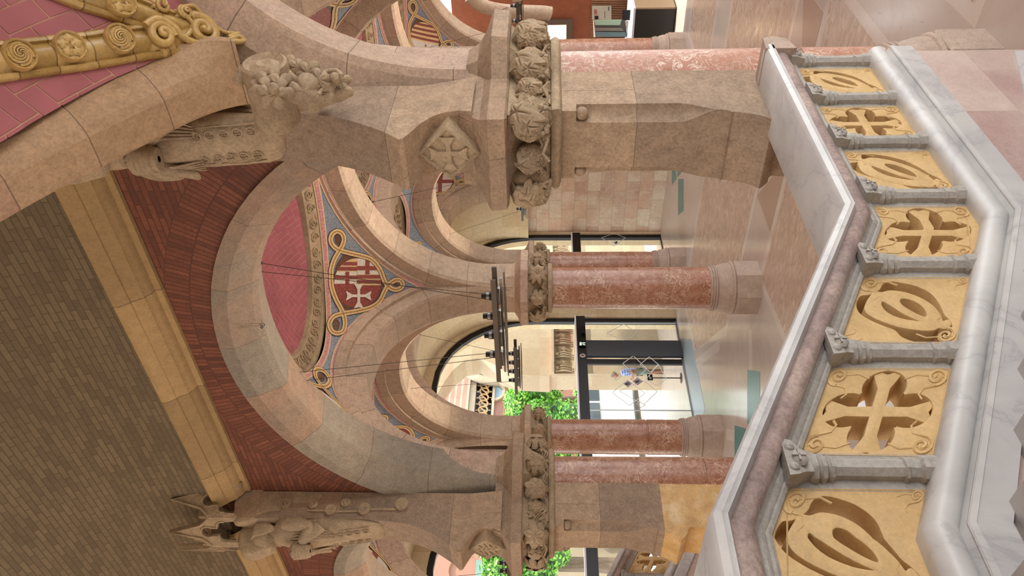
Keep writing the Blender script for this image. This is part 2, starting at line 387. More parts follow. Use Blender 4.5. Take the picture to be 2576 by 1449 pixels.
# ------------------------------------------------------------------ vaults
class Bay:
    def __init__(s, x0, x1, y0, y1):
        s.cx, s.cy = (x0+x1)/2, (y0+y1)/2; s.te, s.se = (x1-x0)/2-.28, (y1-y0)/2-.28
        s.T, s.S = s.te/math.sqrt(MM), s.se/math.sqrt(MM)
    def F(s, x, y): return 1+MM-((x-s.cx)/s.T)**2-((y-s.cy)/s.S)**2
    def zp(s, x, y):
        t, v = (x-s.cx)/s.te, (y-s.cy)/s.se; d = 0
        if s.te < 1.8: d += .15*min(abs(v), 1.05)**6*max(0, 1-t*t)
        if s.se < 1.8: d += .15*min(abs(t), 1.05)**6*max(0, 1-v*v)
        return Z0+HV*math.sqrt(max(s.F(x, y), 1e-4))-d
    def hit(s, px, py):
        d = ray(px, py); lo, hi = 1.0, None; t = 2.0
        # march until the ray passes above the pendentive
        prev = None
        while t < 40:
            p = ORG+d*t
            if abs(p.x-s.cx) <= s.te+.12 and abs(p.y-s.cy) <= s.se+.12:
                g = p.z-s.zp(p.x, p.y)
                if prev is not None and prev < 0 <= g:
                    a, b = t-.05, t
                    for _ in range(18):
                        m_ = (a+b)/2; p = ORG+d*m_
                        if p.z-s.zp(p.x, p.y) < 0: a = m_
                        else: b = m_
                    return ORG+d*a
                prev = g
            t += .05
        return None
    def nrm(s, p):   # inward (downward) normal of the pendentive
        e = .01; g = s.zp
        n_ = Vector(((g(p.x+e, p.y)-g(p.x-e, p.y))/(2*e), (g(p.x, p.y+e)-g(p.x, p.y-e))/(2*e), -1)); return n_.normalized()
BAYS = {}
RS = .925
def herring(x0, x1, y0, y1, a, gap=.006):
    """herringbone rectangles (2a x a) covering the box, as 4-corner lists"""
    out = []; n = int((x1-x0+y1-y0)/a)+8
    for i in range(-n, n):
        for j in range(-n, n):
            bx, by = x0+(i+j)*a+(j)*0, y0+(i-j)*a
            bx, by = x0+i*a+2*j*a*1, y0+i*a-2*j*a
            for (ox, oy, w_, h_) in ((0, 0, 2*a, a), (0, a, a, 2*a)):
                X_, Y_ = bx+ox, by+oy
                if X_ > x1 or Y_ > y1 or X_+w_ < x0 or Y_+h_ < y0: continue
                out.append((X_+gap, Y_+gap, X_+w_-gap, Y_+h_-gap))
    return out
def make_bay(key, x0, x1, y0, y1, label):
    B = Bay(x0, x1, y0, y1); BAYS[key] = B
    root = empty('vault', (B.cx, B.cy, Z0), label, 'vault')
    n = 64; rho = math.sqrt(MM)*RS; ZR_ = Z0+HV*math.sqrt(1+MM-MM*RS*RS)
    # pendentives: from ring ellipse outward to the bay rectangle
    rows = []; uv = []
    for i in range(4*n):
        th = 2*PI*i/(4*n); c, s_ = math.cos(th), math.sin(th)
        e = min((B.te+.05)/max(abs(B.T*rho*c), 1e-6), (B.se+.05)/max(abs(B.S*rho*s_), 1e-6)); e = max(e, 1.0)
        row = []
        for k_ in range(9):
            q = 1+(e-1)*k_/8; x, y = B.cx+B.T*rho*c*q, B.cy+B.S*rho*s_*q
            row.append((x, y, B.zp(x, y)))
        rows.append(row)
    obj('pendentive', MB().grid(rows, closeu=True), MB_BLUE, root, smooth=60, weld=False)
    # carved ring band
    m = MB(); prof = [(.02, -.02), (.0, .05), (-.045, .06), (-.05, .02), (-.02, .0), (-.035, -.06), (-.02, -.19), (-.05, -.21), (-.05, -.25), (.05, -.26)]
    N = 128; rows = []
    for i in range(N):
        th = 2*PI*i/N; row = []
        for dz, dr in prof:
            row.append((B.cx+(B.T*rho+dr)*math.cos(th), B.cy+(B.S*rho+dr)*math.sin(th), ZR_+.03+dz+(-dr*.45)))
        rows.append(row)
    m.grid(rows, closeu=True, flip=True)
    ring = obj('carved_ring', m, ST_CARVE, root, smooth=45)
    # scrolls on the ring
    m = MB(); per = 2*PI*math.sqrt(((B.T*rho)**2+(B.S*rho)**2)/2); ns = int(per/.2)
    for i in range(ns):
        th = 2*PI*i/ns; pts = []; rr = []
        for k_ in range(22):
            a_ = k_/21*3.3*PI*(1 if i % 2 else -1)+PI*.5; r_ = .078*(1-k_/24)
            du = r_*math.cos(a_); dv = r_*math.sin(a_)
            tt = th+du/(per/(2*PI)); dr = -.125+dv*.95
            pts.append((B.cx+(B.T*rho+dr)*math.cos(tt), B.cy+(B.S*rho+dr)*math.sin(tt), ZR_-.015-dr*.5)); rr.append(.014*(1.15-k_/30))
        m.tube(pts, rr, 5)
    obj('scroll_carving', m, ST_CARVE, ring, smooth=60, weld=False)
    # shallow dome: grout surface + herringbone tiles
    R1 = lambda: None
    def dz(x, y):
        f = ((x-B.cx)/(B.T*rho-.22))**2+((y-B.cy)/(B.S*rho-.22))**2; return ZR_+.14+.45*(1-f)
    rows = [[(B.cx+(B.T*rho-.1)*q/10*math.cos(2*PI*i/72), B.cy+(B.S*rho-.1)*q/10*math.sin(2*PI*i/72), 0) for q in range(11)] for i in range(72)]
    rows = [[(x, y, dz(x, y)+.004) for x, y, _ in r_] for r_ in rows]
    dome = obj('dome_bed', MB().grid(rows, closeu=True), PINK_G, root, smooth=60)
    m = MB()
    for (a0, b0, a1, b1) in herring(B.cx-B.T, B.cx+B.T, B.cy-B.S, B.cy+B.S, .085, .0042):
        if dz((a0+a1)/2, (b0+b1)/2) < ZR_+.03: continue
        nx, ny = (3, 2) if a1-a0 > b1-b0 else (2, 3)
        rr = [[(a0+(a1-a0)*i/nx, b0+(b1-b0)*j/ny) for j in range(ny+1)] for i in range(nx+1)]
        rr = [[(x, y, dz(x, y)-.003) for x, y in r_] for r_ in rr]
        if all(p[2] > ZR_+.0 for r_ in rr for p in r_): m.grid(rr)
    obj('herringbone_tiles', m, PINK, dome, smooth=60, weld=False)
    return root
V1 = make_bay('1', X0, X1, Yb, Yc, 'pink herringbone domed vault with the red cross shield mosaic above the middle column')
V2 = make_bay('2', X0, X1, Yc, Yd, 'domed vault between the left statue pillar and the entrance, dog mosaic at its corner')
V3 = make_bay('3', X1, X2, Yb, Yc, 'nave vault seen through the arch right of the middle column')
V4 = make_bay('4', X1, X2, Yc, Yd, 'nave vault nearest the entrance window behind the hanging lamps')
V5 = make_bay('5', X2, X3, Yc, Yd, 'far aisle vault with a small red cross mosaic by the near pillar boss')
V6 = make_bay('6', X0, X1, Ya, Yb, 'vault with a glittering mosaic seen through the right springing arch')
V7 = make_bay('7', X1, X2, Ya, Yb, 'nave vault with striped shield mosaic at the right edge')
V8 = make_bay('8', X2, X3, Yb, Yc, 'far aisle vault behind the near pillar')

# ------------------------------------------------------------------ mosaics on the pendentives (pattern traced once, laid on every corner)
ZM = 902/280
def zm(p): return (800+p[0]/ZM, 450+p[1]/ZM)
def clip(poly, win):
    out = poly; n = len(win)
    ar = sum(win[i][0]*win[(i+1) % n][1]-win[(i+1) % n][0]*win[i][1] for i in range(n)); sg = 1 if ar > 0 else -1
    for i in range(n):
        a, b = win[i], win[(i+1) % n]; inp = out; out = []
        if not inp: break
        f = lambda p: sg*((b[0]-a[0])*(p[1]-a[1])-(b[1]-a[1])*(p[0]-a[0]))
        for j in range(len(inp)):
            p, q = inp[j-1], inp[j]; fp, fq = f(p), f(q)
            if fp >= 0: 
                if fq < 0:
                    t = fp/(fp-fq); out.append((p[0]+(q[0]-p[0])*t, p[1]+(q[1]-p[1])*t))
                else: out.append(q)
            elif fq >= 0:
                t = fp/(fp-fq); out.append((p[0]+(q[0]-p[0])*t, p[1]+(q[1]-p[1])*t)); out.append(q)
    return out
def cells(poly, step=40):
    xs = [p[0] for p in poly]; ys = [p[1] for p in poly]; res = []
    x = math.floor(min(xs)/step)*step
    while x < max(xs):
        y = math.floor(min(ys)/step)*step
        while y < max(ys):
            c = clip(poly, [(x, y), (x+step, y), (x+step, y+step), (x, y+step)])
            if len(c) >= 3 and abs(sum(c[i-1][0]*c[i][1]-c[i][0]*c[i-1][1] for i in range(len(c)))) > 2: res.append(c)
            y += step
        x += step
    return res
RIBB = smooth_path = None
def cat_closed(pts, k_=5):
    out = []; n = len(pts)
    for i in range(n):
        p0, p1, p2, p3 = pts[i-1], pts[i], pts[(i+1) % n], pts[(i+2) % n]
        for j in range(k_):
            t = j/k_; out.append(tuple(.5*((2*p1[c])+(-p0[c]+p2[c])*t+(2*p0[c]-5*p1[c]+4*p2[c]-p3[c])*t*t+(-p0[c]+3*p1[c]-3*p2[c]+p3[c])*t**3) for c in (0, 1)))
    return out
LOOP = cat_closed([(102, 800), (106, 725), (130, 650), (163, 592), (195, 535), (208, 485), (190, 440), (152, 422), (113, 445), (99, 492), (115, 535), (152, 568), (205, 587), (272, 604), (350, 622), (420, 645), (472, 690), (508, 750), (528, 805), (550, 850), (590, 886), (632, 897), (668, 884), (684, 853), (668, 824), (632, 818), (592, 838), (560, 872), (532, 922), (512, 968), (480, 1008), (425, 1042), (345, 1066), (250, 1084), (175, 1098), (118, 1122), (88, 1180), (110, 1236), (155, 1254), (200, 1234), (216, 1180), (206, 1110), (180, 1048), (146, 985), (120, 920), (105, 860)])
SH = [(318+190*math.cos(2*PI*j/40), 845+203*math.sin(2*PI*j/40)) for j in range(40)]
BG = [(150, 690), (200, 615), (270, 625), (350, 645), (415, 668), (458, 708), (490, 765), (512, 825), (530, 862), (510, 915), (490, 960), (460, 995), (410, 1022), (340, 1042), (250, 1062), (200, 1055), (165, 985), (135, 900), (122, 800)]
KN = [[(160+26*math.cos(a)+6*math.sin(a), 492+44*math.sin(a)) for a in [2*PI*j/16 for j in range(16)]], [(148+28*math.cos(a), 1182+46*math.sin(a)) for a in [2*PI*j/16 for j in range(16)]], [(633+20*math.cos(a), 857+13*math.sin(a)) for a in [2*PI*j/16 for j in range(16)]]]
def R4(x0, y0, x1, y1): return [(x0, y0), (x1, y0), (x1, y1), (x0, y1)]
def cz(c, R, **k): return [(c[0]+x, c[1]+y) for x, y in cross_pts2(R, **k)]
def cross_pts2(R, w0=.2, w1=.8, cv=.1):
    pts = []
    for k_ in range(4):
        a = k_*PI/2
        for (r, s_) in ((w0*.5, -w0*.5), (.5, -w0*.5), (1, -w1*.5), (1-cv, 0), (1, w1*.5), (.5, w0*.5)):
            pts.append((R*(r*math.cos(a)-s_*math.sin(a)), R*(r*math.sin(a)+s_*math.cos(a))))
    return pts
def shield(kind):
    L = []
    if kind == 0:
        L += [('red', SH), ('pale', R4(115, 640, 316, 750)), ('white', R4(316, 640, 520, 772)), ('white', R4(115, 750, 312, 850)), ('pale', R4(312, 772, 520, 862)),
              ('red2', R4(120, 672, 316, 700)), ('red2', R4(120, 712, 316, 742)), ('red2', R4(381, 640, 415, 772)), ('red2', R4(316, 705, 520, 738)),
              ('red2', R4(218, 752, 250, 850)), ('red2', R4(115, 783, 312, 812)), ('red2', R4(312, 778, 520, 806)), ('red2', R4(312, 818, 520, 846)), ('white2', 'CROSS')]
    elif kind == 1:
        L += [('pale', SH)]+[('red2', R4(100+i*0, 662+i*58, 540, 690+i*58)) for i in range(4)]+[('white2', R4(100, 890, 540, 1060)), ('red3', [(330, 900), (300, 1000), (360, 1000)])]
    elif kind == 2:
        L += [('white', SH), ('red2', R4(285, 640, 350, 1060)), ('red2', R4(110, 812, 540, 875))]
    else:
        L += [('red', SH), ('white', R4(110, 640, 318, 1060)), ('white2', 'CROSS')]
    return L
MATS = dict(red=MB_RED, red2=MB_RED, red3=MB_RED, pale=MB_GOLD2, white=MB_WHITE, white2=MB_WHITE)
# pixel -> normalised pendentive coordinates (a, b) of the corner above the middle column
_c = {}
def norm_ab(p):
    k_ = (round(p[0]), round(p[1]))
    if k_ not in _c:
        B = BAYS['1']; h = B.hit(*zm(k_)); _c[k_] = ((h.x-B.cx)/B.T, (h.y-B.cy)/B.S) if h else None
    return _c[k_]
# tabulate the map on a coarse lattice and interpolate, so that other corners reuse it
LX, LY, ST_ = range(40, 761, 24), range(360, 1321, 24), 24
LAT = {(i, j): norm_ab((x, y)) for i, x in enumerate(LX) for j, y in enumerate(LY)}
def ab(p):
    u, v = (p[0]-40)/ST_, (p[1]-360)/ST_; i, j = int(max(0, min(len(LX)-2, u))), int(max(0, min(len(LY)-2, v))); u -= i; v -= j
    q = [LAT[(i, j)], LAT[(i+1, j)], LAT[(i, j+1)], LAT[(i+1, j+1)]]
    if any(x is None for x in q): return next((x for x in q if x), None)
    return tuple((q[0][c]*(1-u)+q[1][c]*u)*(1-v)+(q[2][c]*(1-u)+q[3][c]*u)*v for c in (0, 1))
def lay(B, sx, sy, p, off):
    q = ab(p)
    if q is None: return None
    x, y = B.cx+sx*B.T*q[0], B.cy+sy*B.S*q[1]; z = B.zp(x, y); P = Vector((x, y, z)); return P+B.nrm(P)*off
def lay_polys(m, B, sx, sy, polys, off):
    for pl in polys:
        for c in cells(pl):
            P = [lay(B, sx, sy, p, off) for p in c]
            if all(P): m.add(P, [tuple(range(len(P)))])
def ribbon(m, B, sx, sy, path, w0, w1, off, closed=True):
    n = len(path); rows = []
    for i in range(n+1 if closed else n):
        p, a, b = path[i % n], path[(i-1) % n], path[(i+1) % n]; tx, ty = b[0]-a[0], b[1]-a[1]; l = math.hypot(tx, ty) or 1; nx, ny = -ty/l, tx/l
        r = [lay(B, sx, sy, (p[0]+nx*w_, p[1]+ny*w_), off) for w_ in (w0, w1)]
        if all(r): rows.append(r)
    if len(rows) > 2: m.grid(rows)
def decorate(key, root, sx, sy, kind):
    B = BAYS[key]; m = MB(); lay_polys(m, B, sx, sy, [BG]+KN, .006)
    obj('mosaic_ground', m, MB_BROWN, root, smooth=60, weld=False)
    ms = {}; order = ['pale', 'white', 'red', 'red2', 'white2', 'red3']
    par = None
    for i, (c, pl) in enumerate(shield(kind)):
        mm = ms.setdefault(MATS[c].name, MB()); off = .009+.002*i*.4+(.002 if c in ('red2',) else 0)+(.004 if c in ('white2', 'red3') else 0)
        if pl == 'CROSS':
            cc = cz((325, 948), 104, w0=.22, w1=.78)
            # split the cross into its centre and four arms so every piece is convex enough to clip
            lay_polys(mm, B, sx, sy, [[cc[6*k_+j] for j in (0, 1, 2, 3, 4, 5)]+[cc[(6*k_+6) % 24]]+[(325, 948)] for k_ in range(4)], off)
        elif pl is SH: lay_polys(mm, B, sx, sy, [SH], off)
        else: lay_polys(mm, B, sx, sy, [clip(SH, pl)], off)
    big = MB(); mats = []
    for k_, (nm, mm) in enumerate(ms.items()):
        mats.append(bpy.data.materials[nm]); b = len(big.v); big.v += mm.v; big.f += [tuple(b+i for i in f) for f in mm.f]; big.uv += mm.uv; big.mi += [k_]*len(mm.f)
    obj('mosaic_shield', big, mats, root, smooth=60, weld=False)
    m = MB(); m.cur = 0
    ribbon(m, B, sx, sy, LOOP, -23, 23, .014); m.cur = 1; ribbon(m, B, sx, sy, LOOP, -19, 19, .0165); m.cur = 2; ribbon(m, B, sx, sy, LOOP, -7, 7, .019); m.cur = 0; ribbon(m, B, sx, sy, LOOP, -1.3, 1.3, .021)
    obj('mosaic_ribbon', m, [DARK, MB_GOLD2, MB_GOLD], root, smooth=60, weld=False)
def borders(key, root):
    B = BAYS[key]; n = 160; rho = math.sqrt(MM)*RS
    def P(x, y, off):
        z = B.zp(x, y); p = Vector((x, y, z)); return p+B.nrm(p)*off
    m = MB()
    for mi, (d0, d1) in enumerate(((.0, .066), (.014, .052))):
        m.cur = mi; o_ = .006+.004*mi
        rows = [[P(B.cx+(B.T*rho+d)*math.cos(t), B.cy+(B.S*rho+d)*math.sin(t), o_) for d in (d0, d1)] for t in [2*PI*i/n for i in range(n)]]
        m.grid(rows, closeu=True)
        for s_ in (-1, 1):
            for ax in (0, 1):
                te, se = (B.te, B.se) if ax == 0 else (B.se, B.te); rows = []
                for i in range(81):
                    v = (-1+2*i/80)*(se-d0); r = []
                    for d in (d0+.005, d1+.005):
                        u = s_*(te-d*1.0); x, y = (B.cx+u, B.cy+v) if ax == 0 else (B.cx+v, B.cy+u)
                        r.append((x, y))
                    if B.F(*r[0]) <= 1+MM-MM*RS*RS: rows.append([P(x, y, o_+.002) for x, y in r])
                    elif rows:
                        if len(rows) > 1: m.grid(rows)
                        rows = []
                if len(rows) > 1: m.grid(rows)
    obj('mosaic_border', m, [MB_CREAM, MB_PINK], root, smooth=60, weld=False)
for key, root, spec in (('1', V1, [(1, 1, 0), (-1, 1, 1), (1, -1, 3)]), ('2', V2, [(1, 1, 3), (-1, 1, 2), (1, -1, 1), (-1, -1, 1)]), ('3', V3, [(1, 1, 2), (1, -1, 1), (-1, 1, 0), (-1, -1, 2)]),
                        ('4', V4, [(1, 1, 1), (-1, 1, 3), (1, -1, 3), (-1, -1, 2)]), ('5', V5, [(1, 1, 2), (-1, 1, 2), (1, -1, 2), (-1, -1, 2)]), ('6', V6, [(1, 1, 1), (1, -1, 3), (-1, 1, 2)]),
                        ('7', V7, [(1, 1, 1), (-1, 1, 3), (1, -1, 2)]), ('8', V8, [(1, 1, 1), (-1, 1, 3), (1, -1, 2)])):
    borders(key, root)
    for sx, sy, kd in spec: decorate(key, root, sx, sy, kd)
# ------------------------------------------------------------------ carved foliage (one mesh per kind, copied)
def leaf(m, c, n, u, R, lobes=5, curl=.5, sharp=.6, tip=1.0, rings=6, seg=40):
    """lobed leaf centred at c, facing n, tip toward u"""
    n = Vector(n).normalized(); u = Vector(u); u = (u-n*u.dot(n)).normalized(); v = n.cross(u); c = Vector(c); rows = []
    for i in range(rings+1):
        q = i/rings; row = []
        for j in range(seg):
            a = 2*PI*j/seg
            lob = abs(math.cos(a*lobes/2))**sharp
            rr = R*(.52+.48*lob)*(1+.25*(tip-.0)*max(0, math.cos(a))**3)
            h = R*(.20*(1-q*q)+.05*math.cos(a*lobes)*q-curl*.55*q**4*(.35+lob)) - R*.10*math.exp(-((lob-1)/.03)**2)*math.sin(PI*q)
            row.append(c+u*(rr*q*math.cos(a))+v*(rr*q*math.sin(a))+n*h)
        rows.append(row)
    m.grid(rows, closev=True)
IV = [(0, 1.15), (26, .62), (34, .55), (62, .98), (70, .92), (98, .5), (108, .46), (138, .82), (146, .74), (168, .34), (180, .22)]
def ivy(m, c, n, u, R, rings=7, seg=44):
    n = Vector(n).normalized(); u = Vector(u); u = (u-n*u.dot(n)).normalized(); v = n.cross(u); c = Vector(c); rows = []
    for i in range(rings+1):
        q = i/rings; row = []
        for j in range(seg):
            d = 360*j/seg; dd = d if d <= 180 else 360-d; a = math.radians(d)
            for (a0, r0), (a1, r1) in zip(IV, IV[1:]):
                if a0 <= dd <= a1: rr = r0+(r1-r0)*(dd-a0)/(a1-a0); break
            vein = max(math.exp(-((dd-t)/7)**2) for t in (0, 66, 142))
            rad = R*rr*q; h = .20*R-.46*rad*rad/R+R*(.15*(1-vein)*math.sin(PI*min(q*1.3, 1)) - .02)
            row.append(c+u*(rad*math.cos(a))+v*(rad*math.sin(a))+n*h)
        rows.append(row)
    rows.append([p-n*R*.20 for p in rows[-1]])
    m.grid(rows, closev=True)
def grapes(m, c, d, r, k, seed):
    g = random.Random(seed); c = Vector(c)
    for i in range(k):
        q = i/k; p = c+Vector(d)*q+Vector([g.uniform(-1, 1)*r*2.2*(1-q*.6) for _ in range(3)]); m.ball(p, r, 8, 5)
def cluster_mesh(kind, R):
    """outward +x, up +z"""
    m = MB(); g = random.Random(kind*5+3)
    m.ball((-.25*R, 0, 0), R*(.74 if kind == 0 else .5), 14, 10, (.8, 1, 1.1))
    if kind == 0:      # ivy leaves draped over the ball, and grapes
        for (ay, az, s_, up) in ((0, .55, 1.0, -1), (.75, .0, .85, -.8), (-.75, .1, .85, -.8), (.15, -.75, .8, -.6), (.7, .8, .6, .3), (-.7, .85, .6, .3), (-.55, -.8, .6, -.6), (1.7, .3, .7, -.5), (-1.7, .3, .7, -.5), (1.6, -.6, .55, -.6), (-1.6, -.6, .55, -.6)):
            d = Vector((1, ay, az)).normalized(); ivy(m, d*R*.78, d, Vector((0, g.uniform(-.5, .5), up)), R*.90*s_)
        grapes(m, (R*.5, R*.35, -R*.2), (0, 0, -R*.5), R*.10, 14, 3); grapes(m, (R*.4, -R*.55, -R*.25), (0, 0, -R*.5), R*.10, 12, 5)
    elif kind == 1:    # rounded rosette leaves
        for i in range(7):
            a = 2*PI*i/7+.3; d = Vector((1, .85*math.cos(a), .85*math.sin(a))).normalized()
            leaf(m, d*R*.6, d, Vector((0, math.cos(a), math.sin(a))), R*.72, 5, .55, .8)
        leaf(m, (R*.74, 0, 0), (1, 0, 0), (0, .3, 1), R*.62, 5, .3, .9)
    else:              # long finger leaves fanning from a centre
        for i in range(9):
            a = 2*PI*i/9+g.uniform(-.15, .15); d = Vector((0, math.cos(a), math.sin(a))); b = Vector((R*.55, 0, 0))
            rows = []
            for k_ in range(8):
                q = k_/7; c = b+d*(R*(.08+1.15*q))+Vector((R*(.22*math.sin(PI*min(q*1.2, 1))-.35*q*q), 0, 0)); wd = R*.27*math.sin(PI*(.12+.83*q)); sd = Vector((0, -d.z, d.y))
                rows.append([c-sd*wd-Vector((.05*R, 0, 0)), c-sd*wd*.55+Vector((.04*R, 0, 0)), c-Vector((.02*R, 0, 0)), c+sd*wd*.55+Vector((.04*R, 0, 0)), c+sd*wd-Vector((.05*R, 0, 0))])
            m.grid(rows)
        m.ball((R*.6, 0, 0), R*.13, 8, 5)
        grapes(m, (R*.35, R*.5, -R*.3), (0, 0, -R*.3), R*.08, 8, 7)
    # stems
    for sy in (-1, 1):
        m.tube([(R*.1, sy*R*.4, -R*.5), (R*.2, sy*R*.9, -R*.75), (R*.05, sy*R*1.4, -R*.55), (-.05*R, sy*R*1.7, -R*.8)], R*.06, 6)
    return m
CL = {}
def cluster(kind, R, pos, ang, parent, tilt=0, mat=None):
    key = (kind, round(R, 3))
    lp = Vector(pos)-rootloc(parent)
    if key not in CL:
        o = obj('foliage_cluster', cluster_mesh(kind, R), mat or ST_CARVE, parent, smooth=50, weld=False, at=None)
        # mesh was built about the hall origin: bring it back to its own origin
        off = rootloc(parent)
        for v in o.data.vertices: v.co += off
        CL[key] = o; o.location = lp
    else:
        o = CL[key].copy(); COL.objects.link(o); o.parent = parent; o.location = lp
    o.rotation_euler = (tilt, 0, ang)
    return o
def vine(path, z0, parent, seed, lr=.055):
    """running vine with small leaves along a closed plan path (hall coordinates)"""
    g = random.Random(seed); pts = []; n = len(path); acc = 0; m = MB()
    for i in range(n):
        a, b = Vector((*path[i], 0)), Vector((*path[(i+1) % n], 0)); L = (b-a).length; k_ = max(1, int(L/.03)); t = (b-a).normalized() if L > 1e-6 else Vector((1, 0, 0)); nn = Vector((t.y, -t.x, 0))
        for j in range(k_):
            s_ = acc+L*j/k_; p = a+(b-a)*(j/k_)+nn*.012; pts.append(p+Vector((0, 0, z0+.055*math.sin(s_*17))))
            if int(s_/.10) != int((s_+L/k_)/.10):
                sg = 1 if int(s_/.10) % 2 else -1; ivy(m, p+nn*.018+Vector((0, 0, z0+sg*.055)), nn+Vector((0, 0, -.2)), Vector((t.x*.4, t.y*.4, sg)), lr*g.uniform(.8, 1.2), 4, 26)
        acc += L
    m.tube(pts, .011, 6, False); m.tube([q+Vector((0, 0, -.05+.02*math.sin(i*.3))) for i, q in enumerate(pts)], .008, 5, False)
    return obj('vine_carving', m, ST_CARVE, parent, smooth=50, weld=False)
def octa(R, ph=PI/8): return [(R*math.cos(ph+PI/4*i), R*math.sin(ph+PI/4*i)) for i in range(8)]
def loft(m, rows2d, c):
    """rows2d: list of (z, [(x, y)...])"""
    m.grid([[(c[0]+x, c[1]+y, c[2]+z) for x, y in ps] for z, ps in rows2d], closev=True, flip=True,
           uvs=None)
    return m
PL = octa(.455)
def column_parts(root, cx, cy, mat, top=3.23):
    c = (cx, cy, 0)
    m = MB(); ps = octa(.455); ps2 = octa(.44)
    loft(m, [(0, ps), (.36, ps), (.375, ps2), (.375, octa(.01))], c); obj('plinth', recalc_mb(m), ST_BASE, root, smooth=20)
    m = MB(); m.lathe([(.368, .40), (.378, .40), (.38, .425), (.40, .437), (.425, .425), (.435, .405), (.50, .402), (.57, .382), (.62, .36), (.645, .342), (.65, .362), (.66, .372), (.678, .37), (.686, .352), (.692, .352), (.698, .368), (.715, .366), (.722, .346), (.728, .346), (.733, .36), (.75, .355), (.755, .338), (.762, .33)], c, 40)
    obj('moulded_base', m, ST_BASE, root, smooth=30)
    m = MB(); m.lathe([(.757, .335), (1.380, .338), (1.384, .324), (1.408, .324), (1.414, .338), (top, .33)], c, 40)
    obj('shaft', m, mat, root, smooth=30)
def recalc_mb(m): return m
def column(cx, cy, label, mat=None, kind=2, detail=True):
    root = empty('column', (cx, cy, 0), label, 'column', None); c = (cx, cy, 0)
    column_parts(root, cx, cy, mat or RED)
    m = MB(); m.lathe([(3.23, .36), (3.235, .385), (3.25, .40), (3.275, .405), (3.30, .40), (3.315, .38), (3.32, .36)], c, 40); obj('neck_ring', m, ST_CARVE, root, smooth=40)
    m = MB(); loft(m, [(3.31, octa(.37)), (3.40, octa(.38)), (3.50, octa(.42)), (3.62, octa(.52)), (3.62, octa(.02))], c); obj('capital', m, ST_CARVE, root, smooth=25)
    vine([(cx+.40*math.cos(-2*PI*i/24), cy+.40*math.sin(-2*PI*i/24)) for i in range(24)][::-1], 3.43, root, int(cx*7+cy))
    m = MB(); loft(m, [(3.615, octa(.01)), (3.615, octa(.62)), (3.63, octa(.64)), (3.73, octa(.645)), (3.745, octa(.62)), (3.78, octa(.52)), (3.83, octa(.435)), (3.90, octa(.40)), (3.98, octa(.385))], c); obj('abacus', m, ST, root, smooth=25)
    m = MB(); m.box2((cx-.279, cy-.279, 3.82), (cx+.279, cy+.279, 5.35)); obj('springer', m, ST, root, smooth=0)
    if detail:
        for i in range(8):
            a = PI/8+PI/4*i; cluster(kind if i % 2 else 1, .15, (cx+.46*math.cos(a), cy+.46*math.sin(a), 3.47), a, root)
    return root
column(X1, Yc, 'red marble column with leafy capital standing in the middle of the hall')
column(X1, Yd, 'red marble column just right of the far statue pillar, before the glass doors', kind=1)
column(X2, Yd, 'red marble column partly hidden right behind the middle column')
column(X3, Yc, 'distant red marble column beside the reception counter, right of the near pillar', kind=1)
column(X2, Yc, 'red marble column standing directly behind the near stone pier', kind=2)
column(X1, Yb, 'red marble column past the right edge of the hall view', kind=2)

